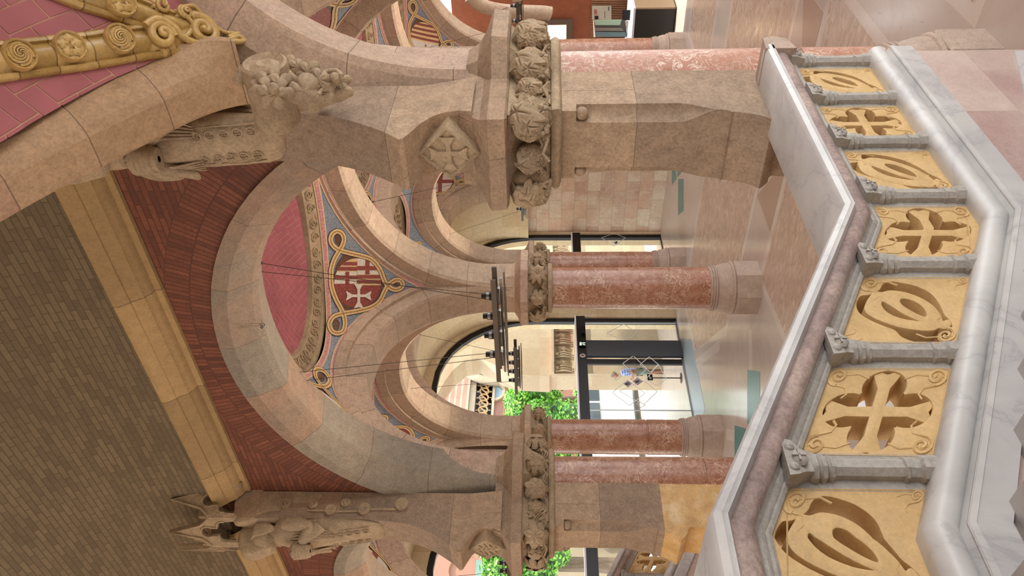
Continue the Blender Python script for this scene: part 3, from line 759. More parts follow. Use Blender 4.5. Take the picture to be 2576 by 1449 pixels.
def outline(a, h, L):
    return [(-L, -h), (-(1.414*a-h), -h), (-.414*a, -a), (.414*a, -a), (a, -.414*a), (a, .414*a), (.414*a, a), (-.414*a, a), (-(1.414*a-h), h), (-L, h)]
def cross_pts(R, w0=.22, w1=.62, cv=.12):
    pts = []
    for k_ in range(4):
        a = k_*PI/2
        for (r, s_) in ((w0*.5, -w0*.5), (.55, -w0*.42), (1, -w1*.5), (1-cv, 0), (1, w1*.5), (.55, w0*.42)):
            if (r, s_) == (w0*.5, -w0*.5): r, s_ = w0*.45, -w0*.45
            pts.append((R*(r*math.cos(a)-s_*math.sin(a)), R*(r*math.sin(a)+s_*math.cos(a))))
    return pts
def pillar(cy, label, mat, shaft_mats, kind, boss):
    cx = X0; root = empty('pillar', (cx, cy, 0), label, 'pillar'); c = (cx, cy, 0)
    column_parts(root, cx, cy, mat)
    # lower pier with flared foot and hollow corner chamfers
    def pier_rows(prof, chf, back=-.18):
        rows = []; uvs = []
        for z, f in prof:
            ch = chf(z); row = []; pl = []
            for s_ in (-1, 1):
                seq = []
                for k_ in range(7):
                    q = k_/6*PI/2; seq.append((-f+ch-ch*math.sin(q)*1.0 if False else -f+ch*(1-math.sin(q)), .28-ch*(1-math.cos(q)) if False else .28-ch*math.sin(PI/2-q)))
                # concave quarter round centred on the corner
                seq = [(-f+ch*math.cos(k_/6*PI/2), .28-ch*math.sin(k_/6*PI/2)) for k_ in range(7)]
                if s_ == -1: seq = [(x, -y) for x, y in seq]; pl += [(back, -.28)]+seq
                else: pl += seq[::-1]+[(back, .28)]
            rows.append([(cx+x, cy+y, z) for x, y in pl])
            L = 0; u_ = []
            for i, (x, y) in enumerate(pl):
                if i: L += math.hypot(x-pl[i-1][0], y-pl[i-1][1])
                u_.append((L+1.2, z))
            uvs.append(u_)
        return MB().grid(rows, uvs)
    def ch_low(z):
        if z > 3.13 or z < 2.15: return .001
        return .095 if z > 2.42 else .095*max(0, math.sin((z-2.15)/.27*PI/2))**1.5+.001
    prof = [(0, 1.0), (1.1, 1.0), (1.25, .97), (1.36, .92), (1.45, .84), (1.52, .78), (1.66, .765), (1.68, .77), (1.70, .79), (1.72, .85), (1.78, .92), (1.80, .93), (1.84, .89), (1.90, .855), (1.97, .83), (2.04, .81), (2.06, .82), (2.08, .79), (2.15, .78)]
    prof += [(2.15+.027*i, .78) for i in range(1, 11)]+[(2.7, .78), (3.0, .78), (3.128, .78), (3.132, .78), (3.24, .78)]
    m = pier_rows(prof, ch_low); lo = obj('pier_shaft', m, shaft_mats, root, smooth=30)
    m = MB()
    for s_ in (-1, 1): m.ball((cx-.735, cy+s_*.235, 3.09), .048, 14, 10)
    obj('corner_bead', m, shaft_mats[0] if isinstance(shaft_mats, list) else shaft_mats, lo, smooth=60)
    m = MB(); loft(m, [(3.23, outline(.355, .29, .80)), (3.24, outline(.39, .315, .83)), (3.26, outline(.405, .33, .845)), (3.28, outline(.405, .33, .845)), (3.305, outline(.39, .315, .83)), (3.31, outline(.36, .29, .80))], c); obj('neck_ring', m, ST_CARVE, root, smooth=40)
    m = MB(); loft(m, [(3.30, outline(.36, .29, .80)), (3.42, outline(.38, .30, .82)), (3.52, outline(.42, .31, .85)), (3.62, outline(.50, .33, .93))], c); obj('capital', m, ST_CARVE, root, smooth=25)
    vine([(cx+a_, cy+b_) for a_, b_ in outline(.40, .305, .835)], 3.43, root, 5, .07)
    m = MB(); loft(m, [(3.61, outline(.1, .04, .3)), (3.61, outline(.56, .35, 1.00)), (3.625, outline(.59, .37, 1.05)), (3.74, outline(.60, .375, 1.06)), (3.755, outline(.58, .36, 1.04)), (3.80, outline(.46, .31, .95)), (3.86, outline(.37, .285, .87)), (3.95, outline(.32, .281, .84))], c); obj('abacus', m, ST_PIER, root, smooth=25)
    up = [(3.86, .86), (3.95, .82), (4.05, .81), (4.14, .84), (4.22, .92), (4.27, 1.02), (4.31, 1.10), (4.34, 1.115), (4.42, 1.04), (4.52, .97), (4.65, .89), (4.80, .82), (4.98, .765), (5.2, .73), (5.5, .71), (5.8, .71), (6.95, .71)]
    rows = []; uvs = []
    for z, f in up:
        hw = .206+.07*max(0, (4.25-z)/.4); yo = -.055; pl = [(-.34, yo-hw), (-f, yo-hw), (-f, yo+hw), (-.34, yo+hw)]; rows.append([(cx+x, cy+y, z) for x, y in pl]); uvs.append([(1.0, z-.4), (1.0+f, z-.4), (1.56+f, z-.4), (2.5+f, z-.4)])
    obj('upper_pier', MB().grid(rows, uvs), ST_PIER, root, smooth=30)
    m = MB(); m.box2((cx-.18, cy-.278, 3.82), (cx+.30, cy+.278, 5.4)); obj('springer', m, ST_PIER, root, smooth=0)
    # diamond boss on the front
    m = MB(); zc = 4.03; bx = cx-.96; yc0 = cy; cy = cy-.05
    dia = lambda s_: [(s_*.215, 0), (0, s_*.22), (-s_*.215, 0), (0, -s_*.22)]
    m.grid([[(bx+.22, cy+a, zc+b) for a, b in dia(1)], [(bx, cy+a, zc+b) for a, b in dia(1)], [(bx-.012, cy+a, zc+b) for a, b in dia(.93)], [(bx+.012, cy+a, zc+b) for a, b in dia(.82)], [(bx+.012, cy+a, zc+b) for a, b in dia(.01)]], closev=True)
    bo = recalc(obj('diamond_boss', m, ST_CARVE, root, smooth=20))
    m = MB()
    if boss == 'cross':
        m.prism([(cy+a, zc+b) for a, b in [(x*math.cos(PI/2)-y*math.sin(PI/2), x*math.sin(PI/2)+y*math.cos(PI/2)) for x, y in cross_pts(.135, .3, .8, .06)]], bx-.004, bx+.02, 'x'); recalc(obj('relief_cross', m, ST_CARVE, bo, smooth=0))
    else:
        for i in range(4):
            z = zc-.1+.06*i; hw = .19-abs(z-zc)*.9
            m.tube([(bx+.004, cy+hw*(t/8-1), z+.018*math.sin(t*PI/4)) for t in range(17)], .011, 6)
        obj('relief_waves', m, ST_CARVE, bo, smooth=50)
    # foliage clusters round the capital
    cy = yc0
    R = .175
    for (dx, dy, a, kk, rr) in [(-.88, -.26, -PI*.70, kind, R), (-.88, .26, PI*.70, kind, R), (-.56, -.30, -PI/2, 1 if kind else 0, R*.66), (-.62, .30, PI/2, kind, R*.66), (-.93, 0, PI, kind, R*.7),
                              (-.34, -.36, -PI*.6, kind, R), (-.05, -.46, -PI*.5, kind, R*.9), (.36, -.3, -PI*.22, kind, R*.9), (.46, 0, 0, kind, R*.8), (.36, .3, PI*.22, kind, R*.9), (-.05, .46, PI*.5, kind, R*.9), (-.34, .36, PI*.6, kind, R)]:
        cluster(kk, rr, (cx+dx, cy+dy, 3.46), a, root)
    return root
PA = pillar(Yb, 'near stone pier with engaged red column, vine leaf capital and diamond boss with cross', RED_N, ST_PIER, 0, 'cross')
PB = pillar(Yc, 'left stone pier with engaged red column and yellow marble foot behind the balustrade', RED, ST_PIER, 1, 'waves')
for o in list(PB.children):
    if o.name.startswith('pier_shaft'):
        o.data.materials.append(ST_YEL)
        for p in o.data.polygons:
            if p.center.z < 1.98 and p.center.z > -1: p.material_index = 1
# ------------------------------------------------------------------ front brick wall, cornice, stair ceiling
def brick_front(y0, y1, name):
    L = y1-y0; a, b = L/2-.30, bI(L); cy = (y0+y1)/2; X = X0-.33; n = 60
    m = MB(); rows = []; uv = []; Lq = 0; prev = None; r0, r1 = .40, .86
    for i in range(n+1):
        t = PI*i/n; p0 = ell(a, b, r0, t); p1 = ell(a, b, r1, t)
        if prev: Lq += math.hypot(p1[0]-prev[0], p1[1]-prev[1])
        prev = p1; p0 = (max(-L/2, min(L/2, p0[0])), p0[1]); p1 = (max(-L/2, min(L/2, p1[0])), p1[1]); rows.append([(X, cy+p0[0], p0[1]), (X, cy+p1[0], p1[1])]); uv.append([(Lq, 0), (Lq, .44)])
    m.grid(rows, uv); m.mi = [0]*len(m.f); m.cur = 1
    rows = []; uv = []
    for i in range(n*2+1):
        s = -L/2+L*i/(n*2); A_, B_ = a+r1-.01, b+r1-.01
        z = Z0+B_*math.sqrt(max(0, 1-(s/A_)**2)) if abs(s) < A_ else Z0
        rows.append([(X+.003, cy+s, min(z, 7.0)), (X+.003, cy+s, 7.02)]); uv.append([(cy+s, min(z, 7.0)), (cy+s, 7.02)])
    m.grid(rows, uv)
    struct(name, m, [BRICK_RING, BRICK], smooth=0, weld=False)
brick_front(Yb, Yc, 'wall_front'); brick_front(Yc, Yd, 'wall_front_left')
m = MB(); m.box2((X0-.30, Yb-.2, 6.4), (X0+.45, 16, 9.2)); 
struct('wall_upper', m, BRICK, smooth=0)
m = MB(); m.box2((X0-.31, Yd, 0), (X0+.3, 17, 7.1)); struct('wall_left_end', m, ST_WALL, smooth=0)
def xprism(prof, y0, y1, mat, name, **k):
    m = MB(); m.grid([[(x, y0, z) for x, z in prof], [(x, y1, z) for x, z in prof]], uvs=[[(y0, i*.1+5) for i in range(len(prof))], [(y1, i*.1+5) for i in range(len(prof))]])
    return recalc(struct(name, m, mat, smooth=30, **k))
XW = X0-.335
CPR = [(XW+.05, 6.93), (XW-.03, 6.94), (XW-.035, 7.0), (XW-.075, 7.01), (XW-.10, 7.03), (XW-.12, 7.05), (XW-.14, 7.06), (XW-.20, 7.16), (XW-.215, 7.165), (XW-.22, 7.18), (XW-.25, 7.22), (XW-.27, 7.26), (XW-.27, 7.30), (XW+.1, 7.33)]
CORN_B = stone('cornice_long_blocks', ['9c8158', 'b39566', 'a88a5e'], grain=.3, block=(1.35, 10), msize=.006, mortar='6d583a')
xprism(CPR, 2.62, Yc-.30, CORN_B, 'trim_70'); xprism(CPR, Yc+.30, 15.5, CORN_B, 'trim_71')
# curved brick ceiling over the stairs
rows = []; uv = []
for i in range(41):
    t = i/40*PI*.75; x = XW-.20-3.1*(1-math.cos(t)); z = 7.26+3.1*math.sin(t)
    rows.append([(x, 2.60, z), (x, 15.5, z)])
L = 0
for i, r in enumerate(rows):
    if i: L += math.hypot(r[0][0]-rows[i-1][0][0], r[0][2]-rows[i-1][0][2])
    uv.append([(2.6, L), (15.5, L)])
m = MB(); m.grid(rows, uv); recalc(struct('ceiling', m, BRICK_CEIL, smooth=60))
m = MB(); m.box2((-5, 15.5, 0), (X0, 15.8, 11)); struct('wall_far_left', m, ST_WALL, smooth=0)
m = MB(); m.box2((-5.3, -4, 0), (-5, 15.8, 11)); struct('wall_back', m, ST_WALL, smooth=0)

# the stair hall round the landing: wall over the curved rib; gapped side wall and ceiling added to shape daylight
m = MB()
for lo, hi in (((-5, -2.9, 0), (X0-.4, -2.6, 1.6)), ((-5, -2.9, 5.9), (X0-.4, -2.6, 7.4)), ((-5, -2.9, 1.6), (1.0, -2.6, 5.9)), ((2.3, -2.9, 1.6), (2.5, -2.6, 5.9))): m.box2(lo, hi)
struct('wall_light_screen', m, ST_WALL, smooth=0)  # unseen wall added to cut daylight; its gaps steer light onto the near pier
m = MB(); m.box2((-5, -2.9, 7.35), (X0-.2, 2.5, 7.6)); struct('ceiling_light_screen', m, ST_LIGHT, smooth=0)  # unseen slab added to keep sky light off the balustrade
m = MB(); m.box2((-5, 2.3, 7.35), (X0-.2, 2.6, 11)); struct('wall_over_rib', m, ST_LIGHT, smooth=0)
m = MB(); m.box2((X0-.2, -14, 7.15), (19, 14.2, 7.5)); struct('ceiling_roof_slab', m, ST_LIGHT, smooth=0)
# ------------------------------------------------------------------ stairs and balustrade
YB_ = 2.5
def gz(x): return 0 if x >= 3.33 else (3.33-x)*.53 if x >= 1.5 else .97
def sweep_bal(prof, x0, x1, name, mat, parent, close=True):
    xs = sorted({x0, x1, *[x for x in (3.33, 1.5) if min(x0, x1) < x < max(x0, x1)]}, reverse=True); rows = []; uv = []
    for x in xs:
        g = gz(x); rows.append([(x, y, z+g) for y, z in prof]); q = 0; u = []
        for i, p in enumerate(prof):
            if i: q += math.hypot(p[0]-prof[i-1][0], p[1]-prof[i-1][1])
            u.append((x*1.05, q+5))
        uv.append(u)
    m = MB(); m.grid(rows, uv)
    if close:
        m.add(rows[0], [tuple(range(len(prof)))]); m.add(rows[-1], [tuple(range(len(prof)))[::-1]])
    return recalc(obj(name, m, mat, parent, smooth=32))
bal = empty('balustrade', (3.3, YB_+.1, 0), 'stone stair balustrade with yellow pierced panels and white marble handrail', 'balustrade')
XE = 5.18
arc = lambda cy, cz, r, a0, a1, n: [(cy+r*math.cos(math.radians(a0+(a1-a0)*i/n)), cz+r*math.sin(math.radians(a0+(a1-a0)*i/n))) for i in range(n+1)]
slab = [(2.37, 1.762), (2.365, 1.772), (2.375, 1.80), (2.40, 1.812), (2.80, 1.812), (2.83, 1.80), (2.84, 1.78), (2.83, 1.755)]
sweep_bal([(2.52, 1.70), (2.37, 1.75)]+slab+[(2.83, 1.70)], XE+.06, -.9, 'handrail', WHITE, bal)
roll = [(2.56, 1.60), (2.475, 1.655)]+arc(2.455, 1.70, .055, 250, 90, 8)+[(2.40, 1.757), (2.60, 1.757)]
sweep_bal(roll, XE+.04, -.9, 'roll_moulding', ROSE, bal)
flut = [(2.60, 1.56), (2.50, 1.575), (2.488, 1.59), (2.494, 1.60), (2.486, 1.605), (2.476, 1.62), (2.483, 1.63), (2.474, 1.636), (2.464, 1.65), (2.47, 1.662), (2.60, 1.67)]
sweep_bal(flut, XE, -.9, 'fluted_band', GREYST, bal)
sweep_bal([(2.56, 1.06), (2.56, 1.58), (2.80, 1.58), (2.80, 1.06)], XE-.02, -.9, 'core_frame', GREYST, bal) if False else None
broll = [(2.60, 1.07), (2.52, 1.07)]+arc(2.475, 1.005, .065, 80, 250, 9)+[(2.42, .93), (2.405, .925), (2.405, .90)]+[(2.60, .90)]
sweep_bal(broll, XE+.1, -.9, 'base_roll', WHITE, bal)
sweep_bal([(2.86, .93), (2.41, .93), (2.41, .775), (2.425, .77), (2.86, .77)], XE+.1, -.9, 'base_slab', WHITE_B, bal)
# string wall below the base slab
m = MB(); m.prism([(XE+.08, -.02), (XE+.08, .775), (3.33, .775), (1.5, .77+.97), (-.9, .77+.97), (-.9, -.02)], 2.44, 2.84, 'y')
m.uv = [[(m.v[i][0], m.v[i][2]) for i in f] for f in m.f]
obj('string_wall', m, PINKM, bal, smooth=0); recalc(bal.children[-1])
# handrail end block resting against the pier
m = MB(); m.prism([(XE+.0, 1.60), (XE+.16, 1.64), (XE+.20, 1.72), (XE+.17, 1.80), (XE+.0, 1.815)], 2.37, 2.66, 'y'); recalc(obj('rail_end', m, ST_BASE, bal, smooth=50))

# posts
PX = [5.24, 4.69, 4.146, 3.58, 2.992, 2.392, 1.78, 1.15, .5]
def post(x):
    g = gz(x); y = 2.475; z0, z1 = 1.06+g, 1.60+g; m = MB()
    R = lambda r, sq=1: [(r*math.cos(a), r*sq*math.sin(a)) for a in [PI/8+PI/4*i for i in range(8)]]
    c = (x, y+.03, 0)
    loft(m, [(z0-.03, octa(.058)), (z0+.05, octa(.058)), (z0+.06, octa(.046)), (z0+.10, octa(.046)), (z0+.105, octa(.053)), (z0+.115, octa(.053)), (z0+.12, octa(.044)), (z1-.165, octa(.042)),
             (z1-.16, octa(.053)), (z1-.148, octa(.056)), (z1-.138, octa(.047)), (z1-.13, octa(.058)), (z1-.115, octa(.06)), (z1-.105, octa(.05)), (z1-.095, octa(.064)), (z1-.08, octa(.062)), (z1-.07, octa(.052))], c)
    o = obj('post', m, GREYST, bal, smooth=40)
    m = MB(); m.grid([[(x+s_*hx, yy, z) for s_, yy in ((-1, y+.08), (-1, y-fr), (1, y-fr), (1, y+.08))] for z, hx, fr in ((z1-.075, .045, .02), (z1-.04, .052, .03), (z1-.01, .075, .05), (z1+.03, .085, .055), (z1+.035, .03, .01))])
    m.ball((x, y-.045, z1-.025), .03, 10, 8, (1.25, .6, 1.1)); m.ball((x-.045, y-.045, z1+.005), .022, 8, 6); m.ball((x+.045, y-.045, z1+.005), .022, 8, 6)
    m.box((x, y-.062, z1-.02), (.008, .012, .05)); m.box((x, y-.062, z1-.02), (.05, .012, .008))
    obj('post_capital', m, GREYST, o, smooth=40, weld=False)
for x in PX: post(x)
# frames behind the posts
for x in PX:
    g = gz(x); m = MB(); xs = (x-.10, x-.03, x+.03, x+.10) if False else (x-.085, x+.085)
    r = [[(xx, yy, z+gz(xx)) for xx, yy in ((xs[0], 2.52), (xs[1], 2.52), (xs[1], 2.66), (xs[0], 2.66))] for z in (1.04, 1.60)]
    m.grid(r, closev=True); recalc(obj('stile', m, GREYST, bal, smooth=0))

# pierced panels
def curve_mesh(polys, depth, bev=.0):
    cu = bpy.data.curves.new('tmp', 'CURVE'); cu.dimensions = '2D'; cu.fill_mode = 'BOTH'; cu.extrude = depth; cu.bevel_depth = bev; cu.bevel_resolution = 1
    for pts in polys:
        sp = cu.splines.new('POLY'); sp.points.add(len(pts)-1); sp.use_cyclic_u = True
        for p, (a, b) in zip(sp.points, pts): p.co = (a, b, 0, 1)
    o = bpy.data.objects.new('tmp', cu); COL.objects.link(o); dg = bpy.context.evaluated_depsgraph_get(); dg.update()
    me = bpy.data.meshes.new_from_object(o.evaluated_get(dg)); bpy.data.objects.remove(o); bpy.data.curves.remove(cu)
    m = MB(); m.add([tuple(v.co) for v in me.vertices], [tuple(p.vertices) for p in me.polygons]); bpy.data.meshes.remove(me); return m
def smooth_closed(pts, k_=4):
    out = []; n = len(pts)
    for i in range(n):
        p0, p1, p2, p3 = pts[i-1], pts[i], pts[(i+1) % n], pts[(i+2) % n]
        for j in range(k_):
            t = j/k_; out.append(tuple(.5*((2*p1[c])+(-p0[c]+p2[c])*t+(2*p0[c]-5*p1[c]+4*p2[c]-p3[c])*t*t+(-p0[c]+3*p1[c]-3*p2[c]+p3[c])*t**3) for c in (0, 1)))
    return out
W_, H_ = .44, .535       # panel opening size between stiles
def zq(x, y):           # traced point of the panel before the fifth post -> panel coordinates (w toward camera, h up)
    xl = 385-.315*(y-85); xr = 830-.16*(y-85); v = (x-xl)/(xr-xl); w_ = (y-88)/(390-88)
    return (w_-.5)*W_, (.5-v)*H_
OPEN2 = [(448, 160), (418, 174), (388, 178), (370, 202), (368, 232), (383, 260), (425, 288), (480, 312), (526, 330), (556, 358), (615, 378), (675, 382), (726, 374), (754, 348), (760, 312), (748, 284), (728, 264), (716, 238), (702, 210), (672, 170), (620, 138), (562, 120), (508, 112), (475, 124), (462, 148)]
RINGO = [(440, 165), (470, 168), (505, 160), (560, 168), (618, 190), (672, 226), (704, 266), (716, 294), (738, 288), (746, 306), (730, 320), (704, 316), (680, 326), (632, 326), (560, 316), (500, 298), (440, 272), (408, 244), (414, 208), (430, 180)]
HOLA = [(540, 200), (560, 190), (600, 200), (640, 228), (657, 258), (650, 276), (620, 268), (580, 246), (548, 222)]
HOLB = [(466, 212), (480, 204), (510, 222), (560, 256), (610, 280), (634, 290), (615, 294), (560, 286), (505, 266), (475, 240)]
FR = [(-W_/2, -H_/2), (W_/2, -H_/2), (W_/2, H_/2), (-W_/2, H_/2)]
def lens(poly): return smooth_closed([zq(*p) for p in poly], 4)
PAN2 = curve_mesh([FR, lens(OPEN2)], .085, .004); RING2 = curve_mesh([lens(RINGO), lens(HOLA), lens(HOLB)], .085, .007)
quat = []
for k_ in range(4):
    a0 = k_*PI/2
    for i in range(-12, 13):
        a = i/12*PI*.66; r = .085; cx_, cy_ = .115+r*math.cos(a), r*math.sin(a)
        quat.append(((cx_*math.cos(a0)-cy_*math.sin(a0)), (cx_*math.sin(a0)+cy_*math.cos(a0))*1.12))
PAN1 = curve_mesh([FR, quat], .085, .004); CR1 = curve_mesh([[(a, b*1.12) for a, b in cross_pts(.205, .22, .56, .12)]], .075, .005)
# small scrolls in the corners, same for every panel
def corner_scroll(m, c, sx, sy, R, y):
    pts = []
    for k_ in range(26):
        a_ = k_/25*3.6*PI; r_ = R*(1-k_/27); pts.append((c[0]+sx*(r_*math.cos(a_)), y, c[1]+sy*(r_*math.sin(a_))))
    m.tube(pts, R*.19, 5)
    m.tube([(c[0]+sx*R, y, c[1]), (c[0]+sx*R*1.3, y, c[1]-sy*R*1.0), (c[0]+sx*R*2.0, y, c[1]-sy*R*1.3), (c[0]+sx*R*2.5, y, c[1]-sy*R*.9)], R*.12, 5)
    m.tube([(c[0], y, c[1]+sy*R), (c[0]-sx*R*.3, y, c[1]-sy*R*1.9), (c[0]+sx*R*.2, y, c[1]-sy*R*3.0)], R*.10, 5)
for i in range(len(PX)-1):
    x0, x1 = PX[i], PX[i+1]; xc = (x0+x1)/2; sc = (x0-x1-.125)/W_; zc = 1.325
    def mp(p, xc=xc, sc=sc, zc=zc):       # panel (w, h, d) -> hall; w grows toward the camera end (-x)
        x = xc-p[0]*sc; return (x, 2.610+p[2], zc+p[1]+gz(x))
    phi = i % 2 == 0
    ks = [(xc-xk)/sc for xk in (3.33, 1.5) if x1+.03 < xk < x0-.03]
    def cutm(mm):
        if not ks: return mm
        me = bpy.data.meshes.new('t'); me.from_pydata(mm.v, [], mm.f); bm = bmesh.new(); bm.from_mesh(me)
        for k_ in ks: bmesh.ops.bisect_plane(bm, geom=bm.verts[:]+bm.edges[:]+bm.faces[:], plane_co=(k_, 0, 0), plane_no=(1, 0, 0))
        bm.to_mesh(me); bm.free(); o2 = MB(); o2.add([tuple(v.co) for v in me.vertices], [tuple(p.vertices) for p in me.polygons]); bpy.data.meshes.remove(me); return o2
    base = MB().merge(cutm(PAN1 if not phi else PAN2), mp)
    # follow the kink of the stair inside a panel
    pan = recalc(obj('panel', base, YELP, bal, smooth=30))
    fl = 1.22 if (phi and x1 > 3.3) else 1.0; rg = MB().merge(CR1 if not phi else RING2, lambda p: ((p[0]+.035)*fl-.035 if fl > 1 else p[0], p[1], p[2]))
    ins = MB().merge(cutm(rg), lambda p: mp((p[0], p[1], p[2]+(-.0 if phi else 0))))
    recalc(obj('tracery_ring' if phi else 'tracery_cross', ins, YELP, pan, smooth=30))
    m = MB()
    for sx in (-1, 1):
        for sy in (-1, 1):
            if phi and sx == -1 and sy == 1 and False: continue
            R = .044 if not phi or (sx*sy) < 0 else .024
            cxx, cyy = sx*(W_/2-.058), sy*(H_/2-.062)
            if phi and sx*sy > 0: cxx, cyy = sx*(W_/2-.035), sy*(H_/2-.04)
            mm = MB(); corner_scroll(mm, (cxx, cyy), -sx, sy, R, 0); m.merge(mm, lambda p: (lambda q: (q[0], 2.521+p[1], q[2]))(mp((p[0], p[2], 0))))
    for pts in ([(-W_/2+.014, -H_/2+.014), (W_/2-.014, -H_/2+.014), (W_/2-.014, H_/2-.014), (-W_/2+.014, H_/2-.014), (-W_/2+.014, -H_/2+.014)],):
        m.tube([(lambda q: (q[0], 2.522, q[2]))(mp((a, b, 0))) for a, b in pts], .005, 5)
    obj('corner_carving', m, YELP, pan, smooth=50, weld=False)

# steps: risers toward the hall, white marble
for k_ in range(-6, 6):
    xn = 2.82+.313*(-k_)*-1; xn = 2.82-.313*k_; zt = 1.11+.153*k_
    if zt < .05: continue
    top = k_ >= 5
    m = MB(); m.box2((xn-.345 if not top else -5, -3.2, 0), (xn, 2.44, zt-.03)); m.box2((xn-.35 if not top else -5, -3.2, zt-.03), (xn+.02, 2.44, zt))
    thing('stair_step', m, WHITE_B, 'white marble stair step %s below the balustrade' % ['at the very foot', 'second from the foot', 'third from the foot', 'just below the flat rail end', 'under the flat railing part', 'under the rail bend', 'right after the rail bend', 'third above the rail bend', 'fourth above the rail bend', 'fifth above the rail bend', 'last before the landing', 'forming the landing'][k_+6], 'step', 'marble steps', at=(xn, 0, 0), smooth=0)
m = MB(); m.prism([(5.2, .0), (5.2, .10), (4.7, .27), (3.5, .70), (3.3, .768), (3.0, .768), (3.0, .0)], 2.42, 2.439, 'y')
thing('stair_skirting', MB().merge(m), WHITE_B, 'white marble skirting along the stair foot of the balustrade', 'skirting', at=(3, 2.43, 0), smooth=0)
# the balustrade of the opposite flight, glimpsed past the left pier
b2 = empty('balustrade', (2.1, YB_+.1, 0), 'distant pierced balustrade with white marble rails beyond the foot of the left pier', 'balustrade')
x0_, x1_ = 2.45, 1.72
sweep_bal([(2.52, 1.70), (2.37, 1.75)]+slab+[(2.83, 1.70)], x0_, x1_, 'handrail', WHITE, b2); sweep_bal(roll, x0_, x1_, 'roll_moulding', ROSE, b2); sweep_bal(flut, x0_, x1_, 'fluted_band', GREYST, b2)
sweep_bal(broll, x0_, x1_, 'base_roll', WHITE, b2); sweep_bal([(2.86, .93), (2.41, .93), (2.41, .775), (2.425, .77), (2.86, .77)], x0_, x1_, 'base_slab', WHITE_B, b2)
m = MB(); m.prism([(x0_, 0), (x0_, .78+gz(x0_)), (x1_, .78+gz(x1_)), (x1_, 0)], 2.44, 2.84, 'y'); recalc(obj('string_wall', m, PINKM, b2, smooth=0))
m = MB(); m.prism([(x0_+.04, 0), (x0_+.04, 1.86+gz(x0_)), (x0_+.30, 1.86+gz(x0_)), (x0_+.30, 0)], 2.38, 2.84, 'y'); recalc(obj('end_pier', m, WHITE_B, b2, smooth=0))
def dupc(o, par, rel):
    c = o.copy(); COL.objects.link(c); c.parent = par; c.location = Vector(o.location)+rel
    for ch in o.children: dupc(ch, c, Vector((0, 0, 0)))
rel = Vector(bal.location)-Vector(b2.location)
for o in list(bal.children):
    if not o.data or not o.data.vertices: continue
    if o.name.split('.')[0] not in ('post', 'stile', 'panel'): continue
    xs_ = [v.co.x+bal.location.x for v in o.data.vertices]; xm = (min(xs_)+max(xs_))/2
    if 1.7 < xm < 2.45: dupc(o, b2, rel)
b2.location = Vector(b2.location)+Vector((3.45, 7.35, -.12))
# ------------------------------------------------------------------ rib over the stairs and the pink vault beside it
def interp(tab, x):
    tab = sorted(tab)
    if x <= tab[0][0]: return tab[0][1]
    for (a, b), (c, d) in zip(tab, tab[1:]):
        if x <= c: return b+(d-b)*(x-a)/(c-a)
    return tab[-1][1]
def catmull(pts, k_=6):
    out = []
    P = [pts[0]]+list(pts)+[pts[-1]]
    for i in range(1, len(P)-2):
        p0, p1, p2, p3 = P[i-1], P[i], P[i+1], P[i+2]
        for j in range(k_):
            t = j/k_; out.append(tuple(.5*((2*p1[c])+(-p0[c]+p2[c])*t+(2*p0[c]-5*p1[c]+4*p2[c]-p3[c])*t*t+(-p0[c]+3*p1[c]-3*p2[c]+p3[c])*t**3) for c in range(len(p1))))
    out.append(tuple(P[-2])); return out
RP = catmull([(4.93, 5.44), (4.86, 5.60), (4.73, 5.75), (4.52, 5.905), (4.18, 6.13), (3.86, 6.34), (3.54, 6.52), (3.0, 6.78), (2.4, 6.98), (1.6, 7.08), (.8, 7.0), (0, 6.75)], 4)
prof = [(.60, 2.62), (.0, 2.62), (-.01, 2.60), (-.01, 2.40), (.02, 2.34), (.11, 2.26), (.30, 2.19), (.46, 2.19)]
rows = []; uv = []; L = 0
for i, p in enumerate(RP):
    a, b = RP[max(i-1, 0)], RP[min(i+1, len(RP)-1)]; tx, tz = b[0]-a[0], b[1]-a[1]; l = math.hypot(tx, tz); nx, nz = -tz/l, tx/l
    if nz < 0 or (abs(nz) < .2 and nx < 0): nx, nz = -nx, -nz
    if i: L += math.hypot(p[0]-RP[i-1][0], p[1]-RP[i-1][1])
    tf = min(1, .25+.75*i/9)
    rows.append([(p[0]+nx*r*tf, y, p[1]+nz*r*tf) for r, y in prof]); uv.append([(L+.25, 5+k_*.1) for k_ in range(len(prof))])
ST_RIB2 = stone('stone_near_rib', ['ae8f6c', 'bc9c7a', 'b69278', 'c5a888'], block=(.55, 10), msize=.004, grain=.45)
recalc(thing('stair_rib', MB().grid(rows, uv), ST_RIB2, 'broad curved stone rib rising from the near pier to the top of the picture', 'arch', at=(3, 2.4, 6), smooth=18))
ZR = [(5.6, 5.66), (5.33, 5.76), (5.0, 5.88), (4.76, 5.99), (4.48, 6.17), (4.02, 6.38), (3.75, 6.47), (3.0, 6.8), (2.2, 7.05), (1, 7.2), (0, 7.2)]
ZRs = sorted([(p[0], p[1]) for p in catmull(ZR, 5)])
def zpink(x, y):
    zA = 3.95+2.62*math.sqrt(max(0, 1-((y-.2775)/2.795)**2)); return interp(ZRs, x)+(zA-5.852)*.9
rows = [[(5.36-4.6*i/30, -2.4+4.62*j/30, 0) for j in range(31)] for i in range(31)]
rows = [[(x, y, zpink(x, y)+.006) for x, y, _ in r] for r in rows]
pv = empty('pink_vault', (3.4, 0, 6.5), 'pink herringbone tiled vault with ochre ribs in the top right of the hall', 'vault')
obj('vault_bed', MB().grid(rows), PINK_G, pv, smooth=60)
m = MB()
